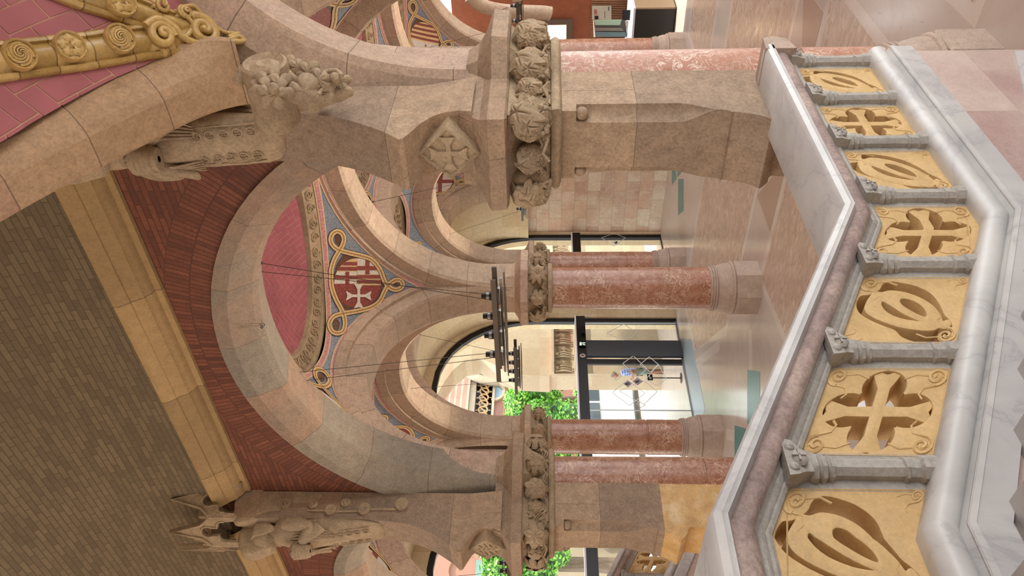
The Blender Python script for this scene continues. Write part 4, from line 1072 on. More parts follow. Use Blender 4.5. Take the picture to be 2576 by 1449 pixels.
for (a0, b0, a1, b1) in herring(.8, 5.34, -2.3, 2.2, .125, .0045):
    a0, a1, b0, b1 = max(a0, .8), min(a1, 5.36), max(b0, -2.39), min(b1, 2.22)
    if a1-a0 < .01 or b1-b0 < .01: continue
    nx, ny = (3, 2) if a1-a0 > b1-b0 else (2, 3)
    m.grid([[(a0+(a1-a0)*i/nx, b0+(b1-b0)*j/ny, zpink(a0+(a1-a0)*i/nx, b0+(b1-b0)*j/ny)-.003) for j in range(ny+1)] for i in range(nx+1)])
PINK_BIG = plain('pink_glazed_tile', 'ab6268', .3, noise=.3, nscale=1.8)
obj('herringbone_tiles', m, PINK_BIG, pv, smooth=60, weld=False)
def hit_pink(px, py):
    d = ray(px, py); t = 2; prev = None
    while t < 14:
        p = ORG+d*t; g = p.z-zpink(p.x, p.y)
        if prev is not None and prev < 0 <= g and p.x < 5.7:
            a, b = t-.02, t
            for _ in range(14):
                m_ = (a+b)/2; p = ORG+d*m_
                if p.z-zpink(p.x, p.y) < 0: a = m_
                else: b = m_
            return ORG+d*a
        prev = g; t += .02
    return ORG+d*6
def npink(p):
    e = .02; return Vector(((zpink(p.x+e, p.y)-zpink(p.x-e, p.y))/(2*e), (zpink(p.x, p.y+e)-zpink(p.x, p.y-e))/(2*e), -1)).normalized()
def gold_rib(c_px, hw, name='ochre_rib'):
    pts = [hit_pink(*p) for p in catmull(c_px, 8)]
    flut = [(-1, -.01), (-1, .035), (-.9, .05), (-.72, .055), (-.62, .035), (-.5, .045), (-.25, .075), (0, .082), (.25, .075), (.5, .045), (.62, .035), (.72, .055), (.9, .05), (1, .035), (1, -.01)]
    rows = []; uv = []; L = 0
    for i, p in enumerate(pts):
        t = (pts[min(i+1, len(pts)-1)]-pts[max(i-1, 0)]).normalized(); n = npink(p); s_ = t.cross(n).normalized()
        if i: L += (p-pts[i-1]).length
        rows.append([p+s_*(a*hw)+n*b for a, b in flut]); uv.append([(L, 5+a*hw) for a, b in flut])
    return obj(name, MB().grid(rows, uv), GOLD_B, pv, smooth=40)
GOLD_B = stone('ochre_glazed_blocks', ['a8884c', 'c2a162', 'd2b47a'], rough=.3, grain=.35, bump=.25, block=(.24, 10), msize=.005, mortar='6a5226')
g1 = gold_rib([(520, 92), (430, 103), (330, 112), (200, 133), (90, 146), (-60, 165)], .115)
g2 = gold_rib([(520, 80), (440, 70), (360, 42), (270, 6), (180, -28), (60, -80)], .115)
def medal(px, R, kind, par):
    p = hit_pink(*px); n = npink(p); p = p+n*.075; u = (ORG-p).cross(n).normalized() if False else n.orthogonal().normalized(); v = n.cross(u); m = MB()
    def P(r, a, h): return p+u*(r*math.cos(a))+v*(r*math.sin(a))+n*h
    m.grid([[P(r, 2*PI*j/32, h) for j in range(32)] for r, h in ((R, -.05), (R, .015), (R*.93, .028), (R*.84, .022), (R*.8, .008), (.001, .012))], closev=True)
    for j in range(20): q = P(R*.88, 2*PI*j/20, .026); m.ball(q, R*.035, 6, 4)
    if kind == 'swirl':
        for s_ in range(4):
            pts = [P(R*.72*(1-k_/16), s_*PI/2+k_*.42, .012+.028*k_/15) for k_ in range(15)]; m.tube(pts, [R*.11*(1-k_/22) for k_ in range(15)], 6)
    else:
        for s_ in range(5):
            a = 2*PI*s_/5; leaf(m, P(R*.42, a, .02), n, u*math.cos(a)+v*math.sin(a), R*.34, 5, .3, .4, rings=4, seg=24)
        m.ball(P(0, 0, .04), R*.14, 8, 6)
    o = obj('medallion', m, GOLD, par, smooth=50, weld=False)
for px, k_ in (((38, 148), 'swirl'), ((165, 126), 'flower'), ((292, 105), 'swirl')): medal(px, .095, k_, g1)
for px, k_ in (((290, 14), 'flower'),): medal(px, .10, k_, g2)
# acanthus scrolls where the two ribs meet
m = MB()
def acan(px, R, turn, dirn, w=.022):
    p = hit_pink(*px); n = npink(p); u = n.orthogonal().normalized(); u = (hit_pink(px[0]+30, px[1])-p); u = (u-n*u.dot(n)).normalized(); v = n.cross(u)
    pts = []; rr = []
    for k_ in range(34):
        a = turn+dirn*k_/33*4.4*PI*.8; r = R*(1-k_/36); pts.append(p+u*(r*math.cos(a))+v*(r*math.sin(a))+n*(.07+.06*k_/33)); rr.append(w*(1.25-k_/45))
    m.tube(pts, rr, 8)
    for k_ in range(8):
        a = turn+dirn*k_/8*2*PI; leaf(m, p+u*(R*1.0*math.cos(a))+v*(R*1.0*math.sin(a))+n*.06, n+(u*math.cos(a)+v*math.sin(a))*.6, u*math.cos(a)+v*math.sin(a), R*.42, 3, .6, .7, rings=4, seg=20)
    m.ball(p+n*.10, R*.3, 10, 6)
acan((395, 103), .095, 0, 1, .03); acan((495, 92), .115, 2, -1, .034); acan((452, 45), .05, 1, 1, .014); acan((392, 24), .045, 0, -1, .014)
def strand(pxs, r0, r1, h=.09):
    pts = [hit_pink(*q) for q in catmull(pxs, 6)]; n_ = len(pts)
    m.tube([p+npink(p)*h for p in pts], [r0+(r1-r0)*i/(n_-1) for i in range(n_)], 8)
strand([(350, 78), (380, 62), (420, 82), (450, 112), (500, 128), (550, 122), (585, 108), (600, 118)], .028, .018)
strand([(450, 112), (470, 78), (440, 40), (470, 30), (500, 60), (545, 95), (575, 100)], .018, .014)
strand([(560, 110), (590, 98), (580, 92)], .016, .02); strand([(540, 118), (590, 122), (603, 116)], .026, .016)
obj('acanthus_scroll', m, GOLD, pv, smooth=55, weld=False)

# carved corbel with scroll and flowers under the rib
cb = empty('carved_corbel', (4.95, 2.4, 5.5), 'carved stone corbel with scroll, flowers and leaves at the foot of the curved rib', 'corbel')
c0 = onY(660, 158, 2.17); m = MB(); R = .155; rows = []
for (r, y) in ((.001, 2.19), (.05, 2.175), (.07, 2.19), (.10, 2.20), (.135, 2.17), (.155, 2.185), (.16, 2.22), (.155, 2.34), (.155, 2.5), (.16, 2.60), (.14, 2.63), (.001, 2.63)):
    rows.append([(c0.x+.02+r*1.05*math.cos(2*PI*j/40), y, c0.z+r*.95*math.sin(2*PI*j/40)) for j in range(40)])
m.grid(rows, closev=True); recalc(obj('scroll_drum', m, ST_CARVE, cb, smooth=40))
m = MB(); cx0, cz0 = c0.x+.02, c0.z
tip = onY(882, 232, 2.5)
def bq_(q, dx, w_, d_): return (cx0+(tip.x-cx0)*q+dx, 2.41+(tip.y-2.41)*q, cz0+.12+(tip.z-cz0-.12)*q, w_, d_)
body = [bq_(0, 0, .10, .10), bq_(.12, 0, .12, .11), bq_(.3, .03, .12, .125), bq_(.45, .035, .11, .14), bq_(.6, .03, .095, .12), bq_(.75, .02, .075, .095), bq_(.9, .01, .05, .065), bq_(.98, 0, .03, .035), bq_(1.0, 0, .008, .008)]
m.grid([[(x+a*math.cos(t), y+b*math.sin(t), z) for t in [2*PI*j/20 for j in range(20)]] for x, y, z, a, b in body], closev=True)
recalc(obj('corbel_body', m, ST_CARVE, cb, smooth=60)); m = MB()
def lf(px, Y, R, dirpx, lobes=5, seed=0, up=.0):
    p = onY(px[0], px[1], Y); q = onY(px[0]+dirpx[0], px[1]+dirpx[1], Y); n = (ORG-p).normalized(); n = (n+Vector((-.3, -.2, -.1))*.5).normalized(); leaf(m, p, n, q-p, R, lobes, .7, .5)
for s_ in range(5):
    a = 2*PI*s_/5; lf((662+13*math.cos(a), 215+13*math.sin(a)), 2.25, .066, (10*math.cos(a), 10*math.sin(a)), 4)
for s_ in range(7):
    a = 2*PI*s_/7+.3; lf((687+17*math.cos(a), 222+17*math.sin(a)), 2.21, .076, (10*math.cos(a), 10*math.sin(a)), 4)
p = onY(688, 224, 2.17)
for k_ in range(3): m.ball(p+Vector((0, -.01*k_, .0)), .035-.008*k_, 10, 6)
obj('carved_flowers', m, ST_CARVE, cb, smooth=50, weld=False); m = MB()
lf((765, 230), 2.26, .12, (18, 22), 3); lf((615, 190), 2.3, .07, (-15, 10), 3); lf((775, 185), 2.24, .08, (10, -12), 5); lf((800, 200), 2.25, .075, (10, 10), 5); lf((750, 170), 2.25, .06, (-14, -8), 5); lf((735, 160), 2.27, .05, (-5, -14), 3)
lf((850, 205), 2.36, .075, (14, -3), 5); lf((862, 226), 2.40, .06, (16, 6), 3); lf((820, 235), 2.36, .06, (10, 10), 3)
def st2(pxs, Y0, Y1, r0, r1):
    q = catmull(pxs, 5); n_ = len(q); m.tube([onY(a, b, Y0+(Y1-Y0)*i/(n_-1)) for i, (a, b) in enumerate(q)], [r0+(r1-r0)*i/(n_-1) for i in range(n_)], 8)
st2([(720, 175), (735, 192), (755, 206), (785, 212), (810, 200), (818, 182), (845, 178), (860, 192)], 2.26, 2.28, .022, .016)
st2([(800, 240), (812, 222), (835, 208), (855, 212)], 2.3, 2.34, .015, .012); st2([(790, 228), (808, 212), (830, 198)], 2.28, 2.3, .012, .01)
m.ball(onY(843, 197, 2.30), .04, 10, 8); m.ball(onY(815, 250, 2.6), .05, 12, 8)
obj('carved_leaves', m, ST_CARVE, cb, smooth=50, weld=False)
# ------------------------------------------------------------------ entrance facade
YF = 13.8
def win_outline(x0, x1, ztop, z0=0, n=10, spr=3.7):
    c = (x0+x1)/2; h = (x1-x0)/2; rt = [(x1, z0), (x1, spr)]
    for i in range(1, n+1):
        t = i/n*PI/2; rt.append((c+h*(math.cos(t)**.86), spr+(ztop-spr)*math.sin(t)**1.12))
    return rt+[(2*c-x, z) for x, z in rt[::-1][1:]]
WN = [(9.72, 14.42, 6.03, 'main'), (14.98, 17.93, 5.62, 'right'), (5.98, 8.95, 5.62, 'left')]
wall = [(5.3, -.2), (18.3, -.2), (18.3, 7.4), (5.3, 7.4)]
cm = curve_mesh([wall]+[win_outline(a, b, t, -.2 if False else -.15) for a, b, t, _ in WN], .22)
m = MB().merge(cm, lambda p: (p[0], YF+.22+p[2], p[1])); m.uv = [[(m.v[i][0]+m.v[i][1], m.v[i][2]) for i in f] for f in m.f]
recalc(struct('wall_entrance', m, ST_LIGHT, smooth=0))
for i, (a, b, t, nm) in enumerate(WN):
    o = win_outline(a, b, t, .0); c = (a+b)/2
    inn = [(c+(x-c)*(1-.13/((b-a)/2)), (z-.12 if z > .5 else .02)) for x, z in o]
    cm = curve_mesh([o, inn], .05); fr = MB().merge(cm, lambda p: (p[0], YF+.10+p[2], p[1]))
    w_ = recalc(struct('window_%d' % (i+1), fr, BLACK, smooth=0))
    m = MB(); m.add([(x, YF+.10, z) for x, z in inn], [tuple(range(len(inn)))]); obj('glass_pane', m, GLASS, w_, smooth=0)
    z0, z1 = (2.33, 2.56)
    m = MB(); m.box2((a-.02, YF-.02, z0), (b+.02, YF+.16, z1)); obj('transom', m, BLACK, w_, smooth=0)
    m = MB(); m.box2((a+.02, YF-.08, z1), (b-.02, YF+.12, z1+.035)); obj('light_sill', m, plain('white_sill', 'e8e8ee', .4) if i == 0 else bpy.data.materials['white_sill'], w_, smooth=0)
# barrel between the last arch and the entrance wall
for a, b, nm in ((X1, X2, 'nave_end'), (X2, X3, 'right_aisle_end'), (X0, X1, 'left_aisle_end')):
    m = sweep_arch([(.06, .25), (.06, 1.75)], 'x', (a+b)/2, Yd, (b-a)/2-.30, bI(b-a)); recalc(struct('ceiling_'+nm, m, ST_LIGHT, smooth=60))
# side wall of pale blocks, right of the entrance
m = MB(); m.box2((X3-.02, Yd-1.9, 0), (X3+.5, YF+.02, 7)); m.uv = [[(m.v[i][1]+m.v[i][0], m.v[i][2]) for i in f] for f in m.f]
struct('wall_right', m, ST_WALL, smooth=0)
m = MB(); m.box2((X3-.02, -3, 6.2), (X3+.5, Yd, 7.2)); struct('wall_right_upper', m, ST_WALL, smooth=0)
# pilaster capital on that wall
pc = empty('pilaster_capital', (X3-.1, Yd, 3.4), 'carved leaf capital on the pale block wall left of the near pier', 'capital')
m = MB(); m.box2((X3-.12, Yd-.6, 3.62), (X3+.02, Yd+.45, 3.74)); m.box2((X3-.14, Yd-.55, 3.20), (X3+.02, Yd+.42, 3.27)); m.box2((X3-.06, Yd-.5, 3.25), (X3+.02, Yd+.38, 3.63)); obj('capital_core', m, ST_LIGHT, pc, smooth=0)
for i in range(5): cluster(0 if i % 2 else 1, .135, (X3-.09, Yd-.40+.19*i, 3.43), PI, pc)
# entrance doors in the middle window
G = 4.139
def dz(p, Y=YF-.02): return onY(1400+p[0]/G, 750+p[1]/G, Y)
dr = empty('entrance_door', (12.6, YF, 0), 'glazed sliding entrance doors with dark centre post under the black transom', 'door')
def quad_y(x0, x1, z0, z1, y0, y1, mat, name, par): m = MB(); m.box2((x0, y0, z0), (x1, y1, z1)); return obj(name, m, mat, par, smooth=0)
xa, xb = dz((0, 440)).x, dz((0, 605)).x
quad_y(xb, xa, 0, 2.33, YF-.03, YF+.03, DGREY, 'dark_panel', dr); xc_ = dz((0, 665)).x; quad_y(xc_, xb-.03, 0, 2.33, YF+.04, YF+.09, BLACK, 'door_stile', dr)
quad_y(9.84, 14.3, 0, .04, YF+.02, YF+.1, STEEL, 'threshold', dr)
for q in (1160, 255): x = dz((0, q)).x; quad_y(x-.012, x+.012, .02, 2.33, YF-.02, YF+.0, STEEL, 'glass_edge', dr)
def pane(x0, y0, x1, y1, z0, z1, name, par): return obj(name, MB().add([(x0, y0, z0), (x1, y1, z0), (x1, y1, z1), (x0, y0, z1)], [(0, 1, 2, 3)]), GLASS, par, smooth=0)
pane(xc_-2.0, YF-.01, xc_, YF-.01, .04, 2.33, 'door_leaf', dr); pane(xa, YF-.01, 14.25, YF-.01, .04, 2.33, 'door_leaf', dr)
# lobby glass fin on the left, with its floor mat
gf = pane(10.5, 12.75, 10.5, YF-.03, .01, 2.33, 'glass_screen', None); tag(gf, 'clear glass screen beside the column at the entrance doors', 'screen')
m = MB(); m.prism([(10.55, 12.75), (12.6, 12.75), (13.6, YF-.05), (10.55, YF-.05)], 0, .004); struct('trim_60', m, plain('pale_blue_mat', '8f9aa0', .4), smooth=0)
ETCH = plain('etched_glass_lines', 'dcdedd', .7, emit=0)
def etched(polys, par, w_=.018, mat=ETCH, Y=YF-.03, name='etched_lines', sub=False):
    for pl in polys:
        m = MB(); P = [dz(p, Y) for p in pl]
        for a, b in zip(P, P[1:]+P[:1]):
            d = (b-a).normalized(); n = Vector((-d.z, 0, d.x))*w_/2; m.add([a-n, b-n, b+n, a+n], [(0, 1, 2, 3)])
        obj(name, m, mat, par, smooth=0, weld=False)
etched([[(580, 985), (735, 850), (922, 990), (762, 1118)], [(655, 968), (905, 860), (1050, 972), (905, 1110)], [(565, 812), (620, 770), (680, 812), (622, 855)], [(690, 680), (800, 600), (940, 735), (840, 830), (700, 742)][0:4],
        [(930, 845), (1060, 690), (1145, 842), (1045, 912)], [(870, 690), (965, 610), (1060, 690), (980, 770)], [(525, 366), (700, 270), (842, 366), (690, 440)], [(830, 1100), (875, 1078), (925, 1112), (880, 1140)]], dr)
etched([[(445, 790), (770, 720), (770, 790), (560, 1075)]][:0], dr)
LILAC = plain('lilac_sticker', 'a39aa2', .6); INK = plain('sticker_ink', '26242a', .6); SIGNW = plain('sign_white', 'e9efe6', .5)
def flat_y(polys, Y, mat, name, par, th=.004):
    m = MB()
    for P in polys: m.prism([(dz(p, Y).x, dz(p, Y).z) for p in P], Y-th, Y, 'y')
    return recalc(obj(name, m, mat, par, smooth=0))
for k_, c in enumerate(((845, 868), (742, 892))):
    s_ = 55 if k_ == 0 else 46
    st = flat_y([[(c[0]-s_, c[1]), (c[0], c[1]-s_*.75), (c[0]+s_, c[1]), (c[0], c[1]+s_*.75)]], YF-.035, LILAC, 'sticker', dr)
    flat_y([[(c[0]-22, c[1]-6), (c[0]+14, c[1]-14), (c[0]+16, c[1]-8), (c[0]-18, c[1]+2)], [(c[0]-14, c[1]+6), (c[0]+18, c[1]-2), (c[0]+20, c[1]+4), (c[0]-8, c[1]+14)], [(c[0]-26, c[1]-2), (c[0]-16, c[1]-4), (c[0]-12, c[1]+12), (c[0]-24, c[1]+10)]], YF-.041, INK, 'sticker_mark', st)
ex = flat_y([[(235, 455), (303, 455), (303, 507), (235, 507)]], YF-.045, BLACK, 'exit_sign', None, .03); tag(ex, 'small green and white running man exit sign on the black transom', 'sign')
flat_y([[(240, 460), (262, 460), (262, 492), (240, 492)], [(268, 462), (300, 462), (300, 470), (268, 472)], [(270, 476), (300, 484), (300, 492), (270, 484)]], YF-.08, plain('exit_green', 'c9e0cf', .5, emit=.3), 'pictogram', ex)
st = MB(); c = dz((272, 595), YF-.05); st.grid([[(c.x+r*math.cos(2*PI*j/24), YF-.03-h, c.z+r*math.sin(2*PI*j/24)) for j in range(24)] for r, h in ((.07, 0), (.07, .01), (.001, .01))], closev=True)
sk = recalc(thing('round_sticker', st, plain('grey_sticker', 'b5aaa6', .6), 'round grey notice sticker on the black transom beside the exit sign', 'sticker', at=c)); flat_y([[(258, 588), (285, 592), (286, 600), (262, 600)]], YF-.045, INK, 'arrow_mark', sk, .003)
m = MB(); a, b = dz((262, 380), YF-.05), dz((295, 305), YF-.05); m.box2((a.x, YF-.1, b.z), (b.x, YF-.02, a.z)); thing('door_sensor', m, BLACK, 'small black door sensor on the transom right of the exit sign', 'sensor', at=a, smooth=0)
# information stand
m = MB(); p = onZ(1714, 951, 0); y = p.y; is_ = empty('information_stand', (p.x, y, 0), 'black floor stand with a small tilted notice by the doors', 'stand')
m.lathe([(0, .13), (.012, .13), (.02, .02), (.02, .001)], (p.x, y, 0), 20); obj('foot', m, BLACK, is_)
q = onY(1635, 951, y); m = MB(); m.tube([(p.x, y, .015), (p.x, y, q.z)], .014, 8); obj('pole', m, BLACK, is_)
m = MB(); m.box((p.x, y-.02, q.z), (.19, .02, .13)); pl_ = obj('notice_plate', m, BLACK, is_, smooth=0)
m = MB(); m.box((p.x, y-.033, q.z+.01), (.12, .004, .015)); m.box((p.x-.03, y-.033, q.z-.02), (.06, .004, .012)); obj('notice_text', m, SIGNW, pl_, smooth=0)
# stand-offs of the right window: etched diamond and bird sticker
rw = empty('glass_screen_right', (16.5, YF, 0), 'tall glass pane with bird sticker at the right entrance bay', 'glass pane'); rw.name = 'side_glazing'
H = 2576/580
def rz(p, Y=YF-.02): return onY(1380+p[0]/H, 400+p[1]/H, Y)
m = MB(); P = [rz(p, YF-.03) for p in ((590, 880), (730, 830), (860, 880), (730, 975))]
for a, b in zip(P, P[1:]+P[:1]):
    d = (b-a).normalized(); n = Vector((-d.z, 0, d.x))*.008; m.add([a-n, b-n, b+n, a+n], [(0, 1, 2, 3)])
obj('etched_lines', m, ETCH, rw, smooth=0, weld=False)
m = MB(); P = [rz(p, YF-.03) for p in ((700, 932), (755, 905), (800, 940), (755, 968))]; m.prism([(p.x, p.z) for p in P], YF-.036, YF-.03, 'y'); sb = recalc(obj('sticker', m, SIGNW, rw, smooth=0))
m = MB(); P = [rz(p, YF-.04) for p in ((735, 935), (765, 915), (768, 938), (748, 946))]; m.prism([(p.x, p.z) for p in P], YF-.04, YF-.037, 'y'); recalc(obj('bird_mark', m, INK, sb, smooth=0))
# ------------------------------------------------------------------ outside the entrance
PAVE = floor_mat('plaza_paving', ['bdb5ab', 'cbc4bb'], .6)
m = MB(); m.box2((-30, 14.22, -.4), (90, 120, -.12)); struct('ground', m, PAVE, smooth=0)
PORCH = stone('porch_stone', ['a08d72', 'ab9b82', 'a3886f'], block=(.9, .5), msize=.003, mortar='a8937a', grain=.2)
YP = 16.5
edge = [onY(a, b, YP) for a, b in ((1452, 940), (1388, 940), (1382, 946), (1340, 944), (1300, 942), (1262, 930), (1238, 914), (1205, 900), (1170, 906), (1140, 930), (1118, 960), (1100, 992), (1092, 1040))]
poly = [(edge[0].x, -.12)]+[(p.x, p.z) for p in edge]+[(9.0, 6.5), (9.0, 9.5), (27, 9.5), (27, -.12)]
m = MB().merge(curve_mesh([poly], .35), lambda p: (p[0], YP+.35+p[2], p[1])); m.uv = [[(m.v[i][0]+m.v[i][1], m.v[i][2]) for i in f] for f in m.f]
po = recalc(thing('porch_arch', m, PORCH, 'sunlit pale stone porch arch outside the entrance window', 'arch', at=(15, YP, 0), smooth=0))
m = MB(); e = edge[1]; z0, z1 = 2.42, 3.15
m.box2((e.x-.06, YP-.16, z0), (27, YP+.02, z0+.09)); m.box2((e.x-.1, YP-.18, z1-.06), (27, YP+.02, z1+.02)); obj('capital_moulding', m, PORCH, po, smooth=0)
m = MB(); g = random.Random(4)
for i in range(26):
    x = e.x+.12+i*.27
    if i % 2: leaf(m, (x, YP-.05, 2.83), (0, -1, -.1), (0, 0, 1 if i % 4 == 1 else -1), .2, 5, .5, .5)
    else:
        for q in (-.07, 0, .07): m.tube([(x+q, YP-.05, 2.58), (x+q*1.3, YP-.12, 2.8), (x+q, YP-.06, 3.05)], .028, 6)
        m.ball((x, YP-.09, 3.0), .06, 8, 6)
obj('capital_carving', m, PORCH, po, smooth=50, weld=False)
m = MB(); m.box2((e.x+.1, YP-.1, -.12), (27, YP, .5)); m.box2((e.x+.1, YP-.07, .5), (27, YP, .62)); m.box2((e.x+.1, YP-.05, .62), (27, YP, .7)); obj('plinth', m, PORCH, po, smooth=0)
# brick pavilion
BW = stone('pavilion_brick', ['653d31', '714839', '6a4234'], block=(.5, .13), msize=.012, mortar='7a5e52', grain=.15, bump=.1)
YQ = 46; bd = empty('building', (40, YQ, 0), 'red brick pavilion with coloured tile roof and a round window behind the tree', 'building')
def bq(x, y): return onY(x, y, YQ)
a = bq(1300, 1180); b = bq(1300, 895); ztop = bq(1183, 1000).z
m = MB(); m.box2((a.x-30, YQ, -.1), (b.x+4, YQ+12, ztop-.3)); m.uv = [[(m.v[i][0]+m.v[i][1], m.v[i][2]) for i in f] for f in m.f]; obj('wall', m, BW, bd, smooth=0)
TRIM = stone('pavilion_trim', ['7f725f', '8a7c68', '847561'], grain=.15)
m = MB(); m.box2((a.x-30, YQ-.5, ztop-.45), (b.x+4.3, YQ+.1, ztop)); m.box2((a.x-30, YQ-.25, ztop-1.9), (b.x+4.1, YQ, ztop-1.72)); obj('cornice', m, TRIM, bd, smooth=0)
q = NT('coloured_roof_tiles'); pos = q.n('ShaderNodeNewGeometry').outputs['Position']; sp = q.n('ShaderNodeSeparateXYZ'); q.l(pos, sp.inputs[0])
st_ = q.math('FRACT', q.math('MULTIPLY', sp.outputs[2], 1.6)); zz = q.math('FRACT', q.math('ADD', q.math('MULTIPLY', sp.outputs[0], .17), q.math('MULTIPLY', q.math('PINGPONG', sp.outputs[2], 1.4), .25)))
c1 = q.ramp(zz, [(.0, '75554a'), (.45, '7b5b50'), (.5, '77743f'), (.62, '4d6349'), (.7, '7b5b50')]); q.col(q.mix(q.math('MULTIPLY', q.math('GREATER_THAN', st_, .7), .4), c1, srgb('8f8274'))); ROOF = q.m; q.b.inputs['Roughness'].default_value = 1; q.b.inputs['Specular IOR Level'].default_value = .05
m = MB(); zr = ztop; m.add([(a.x-31, YQ-.7, zr), (b.x+4.6, YQ-.7, zr), (b.x+2, YQ+6, zr+4.2), (a.x-31, YQ+6, zr+4.2)], [(0, 1, 2, 3)]); m.add([(b.x+4.6, YQ-.7, zr), (b.x+4.6, YQ+12, zr), (b.x+2, YQ+6, zr+4.2)], [(0, 1, 2)]); obj('roof', m, ROOF, bd, smooth=0)
m = MB(); m.add([(a.x-31, YQ+6, zr+4.2), (b.x+2, YQ+6, zr+4.2), (b.x+4.6, YQ+12, zr), (a.x-31, YQ+12, zr)], [(0, 1, 2, 3)]); obj('roof_back', m, ROOF, bd, smooth=0)
for i in range(14):
    x = bq(1200, 912+i*15.5).x; z = (ztop-.45+ztop-1.72)/2; m = MB(); m.box((x, YQ-.1, z), (1.1, .2, 1.15)); fp = obj('frieze_panel', m, TRIM, bd, smooth=0)
    m = MB(); m.tube([(x+.34*math.cos(2*PI*j/20), YQ-.24, z+.34*math.sin(2*PI*j/20)) for j in range(21)], .07, 6, False); m.tube([(x-.2, YQ-.24, z-.2), (x+.2, YQ-.24, z+.2)], .07, 6); obj('ring_ornament', m, plain('ochre_ornament', '8a6a40', .6) if i == 0 else bpy.data.materials['ochre_ornament'], fp, smooth=60)
c = bq(1241, 988); m = MB()
m.grid([[(c.x+r*math.cos(2*PI*j/28), y, c.z+r*math.sin(2*PI*j/28)) for j in range(28)] for r, y in ((.95, YQ), (.95, YQ-.2), (.72, YQ-.2), (.68, YQ-.05))], closev=True); rwn = recalc(obj('round_window', m, TRIM, bd, smooth=40))
m = MB(); m.grid([[(c.x+r*math.cos(2*PI*j/28), YQ-.06, c.z+r*math.sin(2*PI*j/28)) for j in range(28)] for r in (.7, .001)], closev=True); obj('pane', m, plain('pale_blue_pane', '6f8795', .2), rwn)
for xx in (1120, 1180):
    p = bq(1248, xx-120 if xx > 1150 else xx); 
    m = MB(); m.box2((p.x-6, YQ-.12, p.z-2.2), (p.x-4.6, YQ, p.z+.6)); wf = obj('window', m, TRIM, bd, smooth=0)
    m = MB(); m.box2((p.x-5.8, YQ-.16, p.z-2.0), (p.x-4.8, YQ-.1, p.z+.4)); obj('pane', m, bpy.data.materials['pale_blue_pane'], wf, smooth=0)
# gable crest left of the porch arch
m = MB(); p = bq(1195, 925); m.tube([(p.x+2.2*math.cos(t/14*PI), YQ-.8, p.z-2+3.0*math.sin(t/14*PI)) for t in range(15)], .35, 8); m.tube([(p.x+1.3*math.cos(t/14*PI), YQ-.9, p.z-2+2.0*math.sin(t/14*PI)) for t in range(15)], .2, 8); obj('gable_crest', m, TRIM, bd, smooth=50)
# second wing seen through the left entrance bay
wg = empty('building_wing', (12, 34, 0), 'cream gabled wing with green windows seen through the far left bay', 'building')
def wq(x, y): return onY(x, y, 30)
m = MB(); a, b = wq(1300, 1500), wq(1300, 1385); m.box2((a.x-6, 30, -.1), (b.x+.6, 36, 6.2)); obj('wall', m, TRIM, wg, smooth=0)
m = MB(); p = wq(1140, 1440); m.grid([[(p.x+r*math.cos(2*PI*j/30), y, p.z-.6+r*1.1*math.sin(2*PI*j/30)) for j in range(30)] for r, y in ((1.6, 30), (1.6, 29.8), (.7, 29.8), (.65, 29.9), (.001, 29.9))], closev=True); recalc(obj('round_gable', m, plain('salmon_plaster', '8d6656', .7), wg, smooth=40))
m = MB(); p = wq(1240, 1430); m.box2((p.x-1, 29.85, p.z-.9), (p.x+.3, 30, p.z+.7)); obj('window', m, plain('green_window', '66837a', .5), wg, smooth=0)

LEAF = NT('tree_leaves'); pos = LEAF.n('ShaderNodeNewGeometry').outputs['Position']
LEAF.col(LEAF.ramp(LEAF.noise(pos, 1.3, 4, .7), [(.3, '3f7a1f'), (.5, '62a52f'), (.7, '9ac94e')])); LEAF.b.inputs['Roughness'].default_value = .45
LEAF.b.inputs['Subsurface Weight'].default_value = 0; LEAF = LEAF.m
BARK = plain('bark', '6b5a48', .8, noise=.4)
def tree(name, c, R, h, n, label, seed, lf=.16, sc=(1, 1, .9), trunk=True, cat='tree'):
    g = random.Random(seed); root = empty(name, (c[0], c[1], -.12), label, cat, None); m = MB()
    blobs = [(Vector((g.uniform(-1, 1)*R*.75*sc[0], g.uniform(-1, 1)*R*.75*sc[1], h+g.uniform(-1, 1)*R*.7*sc[2])), R*g.uniform(.28, .5)) for _ in range(26)]
    for i in range(n):
        b, r = blobs[i % 26]; d = Vector((g.gauss(0, 1), g.gauss(0, 1), g.gauss(0, 1))).normalized(); p = Vector((c[0], c[1], 0))+b+d*r*g.uniform(.75, 1.05)
        u = Vector((g.gauss(0, 1), g.gauss(0, 1), g.gauss(0, .6))).normalized(); v = (u.cross(d+Vector((g.gauss(0, .4),)*3))).normalized(); s_ = lf*g.uniform(.6, 1.2)
        m.add([p-u*s_, p-v*s_*.45+d*s_*.1, p+u*s_, p+v*s_*.45+d*s_*.1], [(0, 1, 2, 3)])
    obj('foliage', m, LEAF, root, smooth=0, weld=False)
    m = MB()
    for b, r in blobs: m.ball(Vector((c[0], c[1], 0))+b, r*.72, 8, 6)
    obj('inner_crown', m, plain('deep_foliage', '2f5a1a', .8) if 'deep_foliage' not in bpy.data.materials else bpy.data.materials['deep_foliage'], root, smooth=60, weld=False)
    if trunk:
        m = MB(); m.tube([(c[0], c[1], -.12), (c[0]+.1, c[1], h*.5), (c[0], c[1], h)], [.28, .2, .1], 8); obj('trunk', m, BARK, root)
    return root
t1 = onY(1345, 1010, 27); tree('tree', (t1.x, 27), 1.55, t1.z, 9000, 'bright green leafy tree seen through the tall entrance window', 1, .11)
t1b = onY(1390, 1075, 26.5); tree('tree', (t1b.x, 26.5), 1.25, t1b.z, 5000, 'lighter green tree crown just left of the larger tree, above the transom', 5, .11)
t2 = onY(1260, 1420, 24); tree('tree', (t2.x, 24), .9, t2.z, 3500, 'yellow green tree seen through the far left bay beside the arch foot', 2, .10)
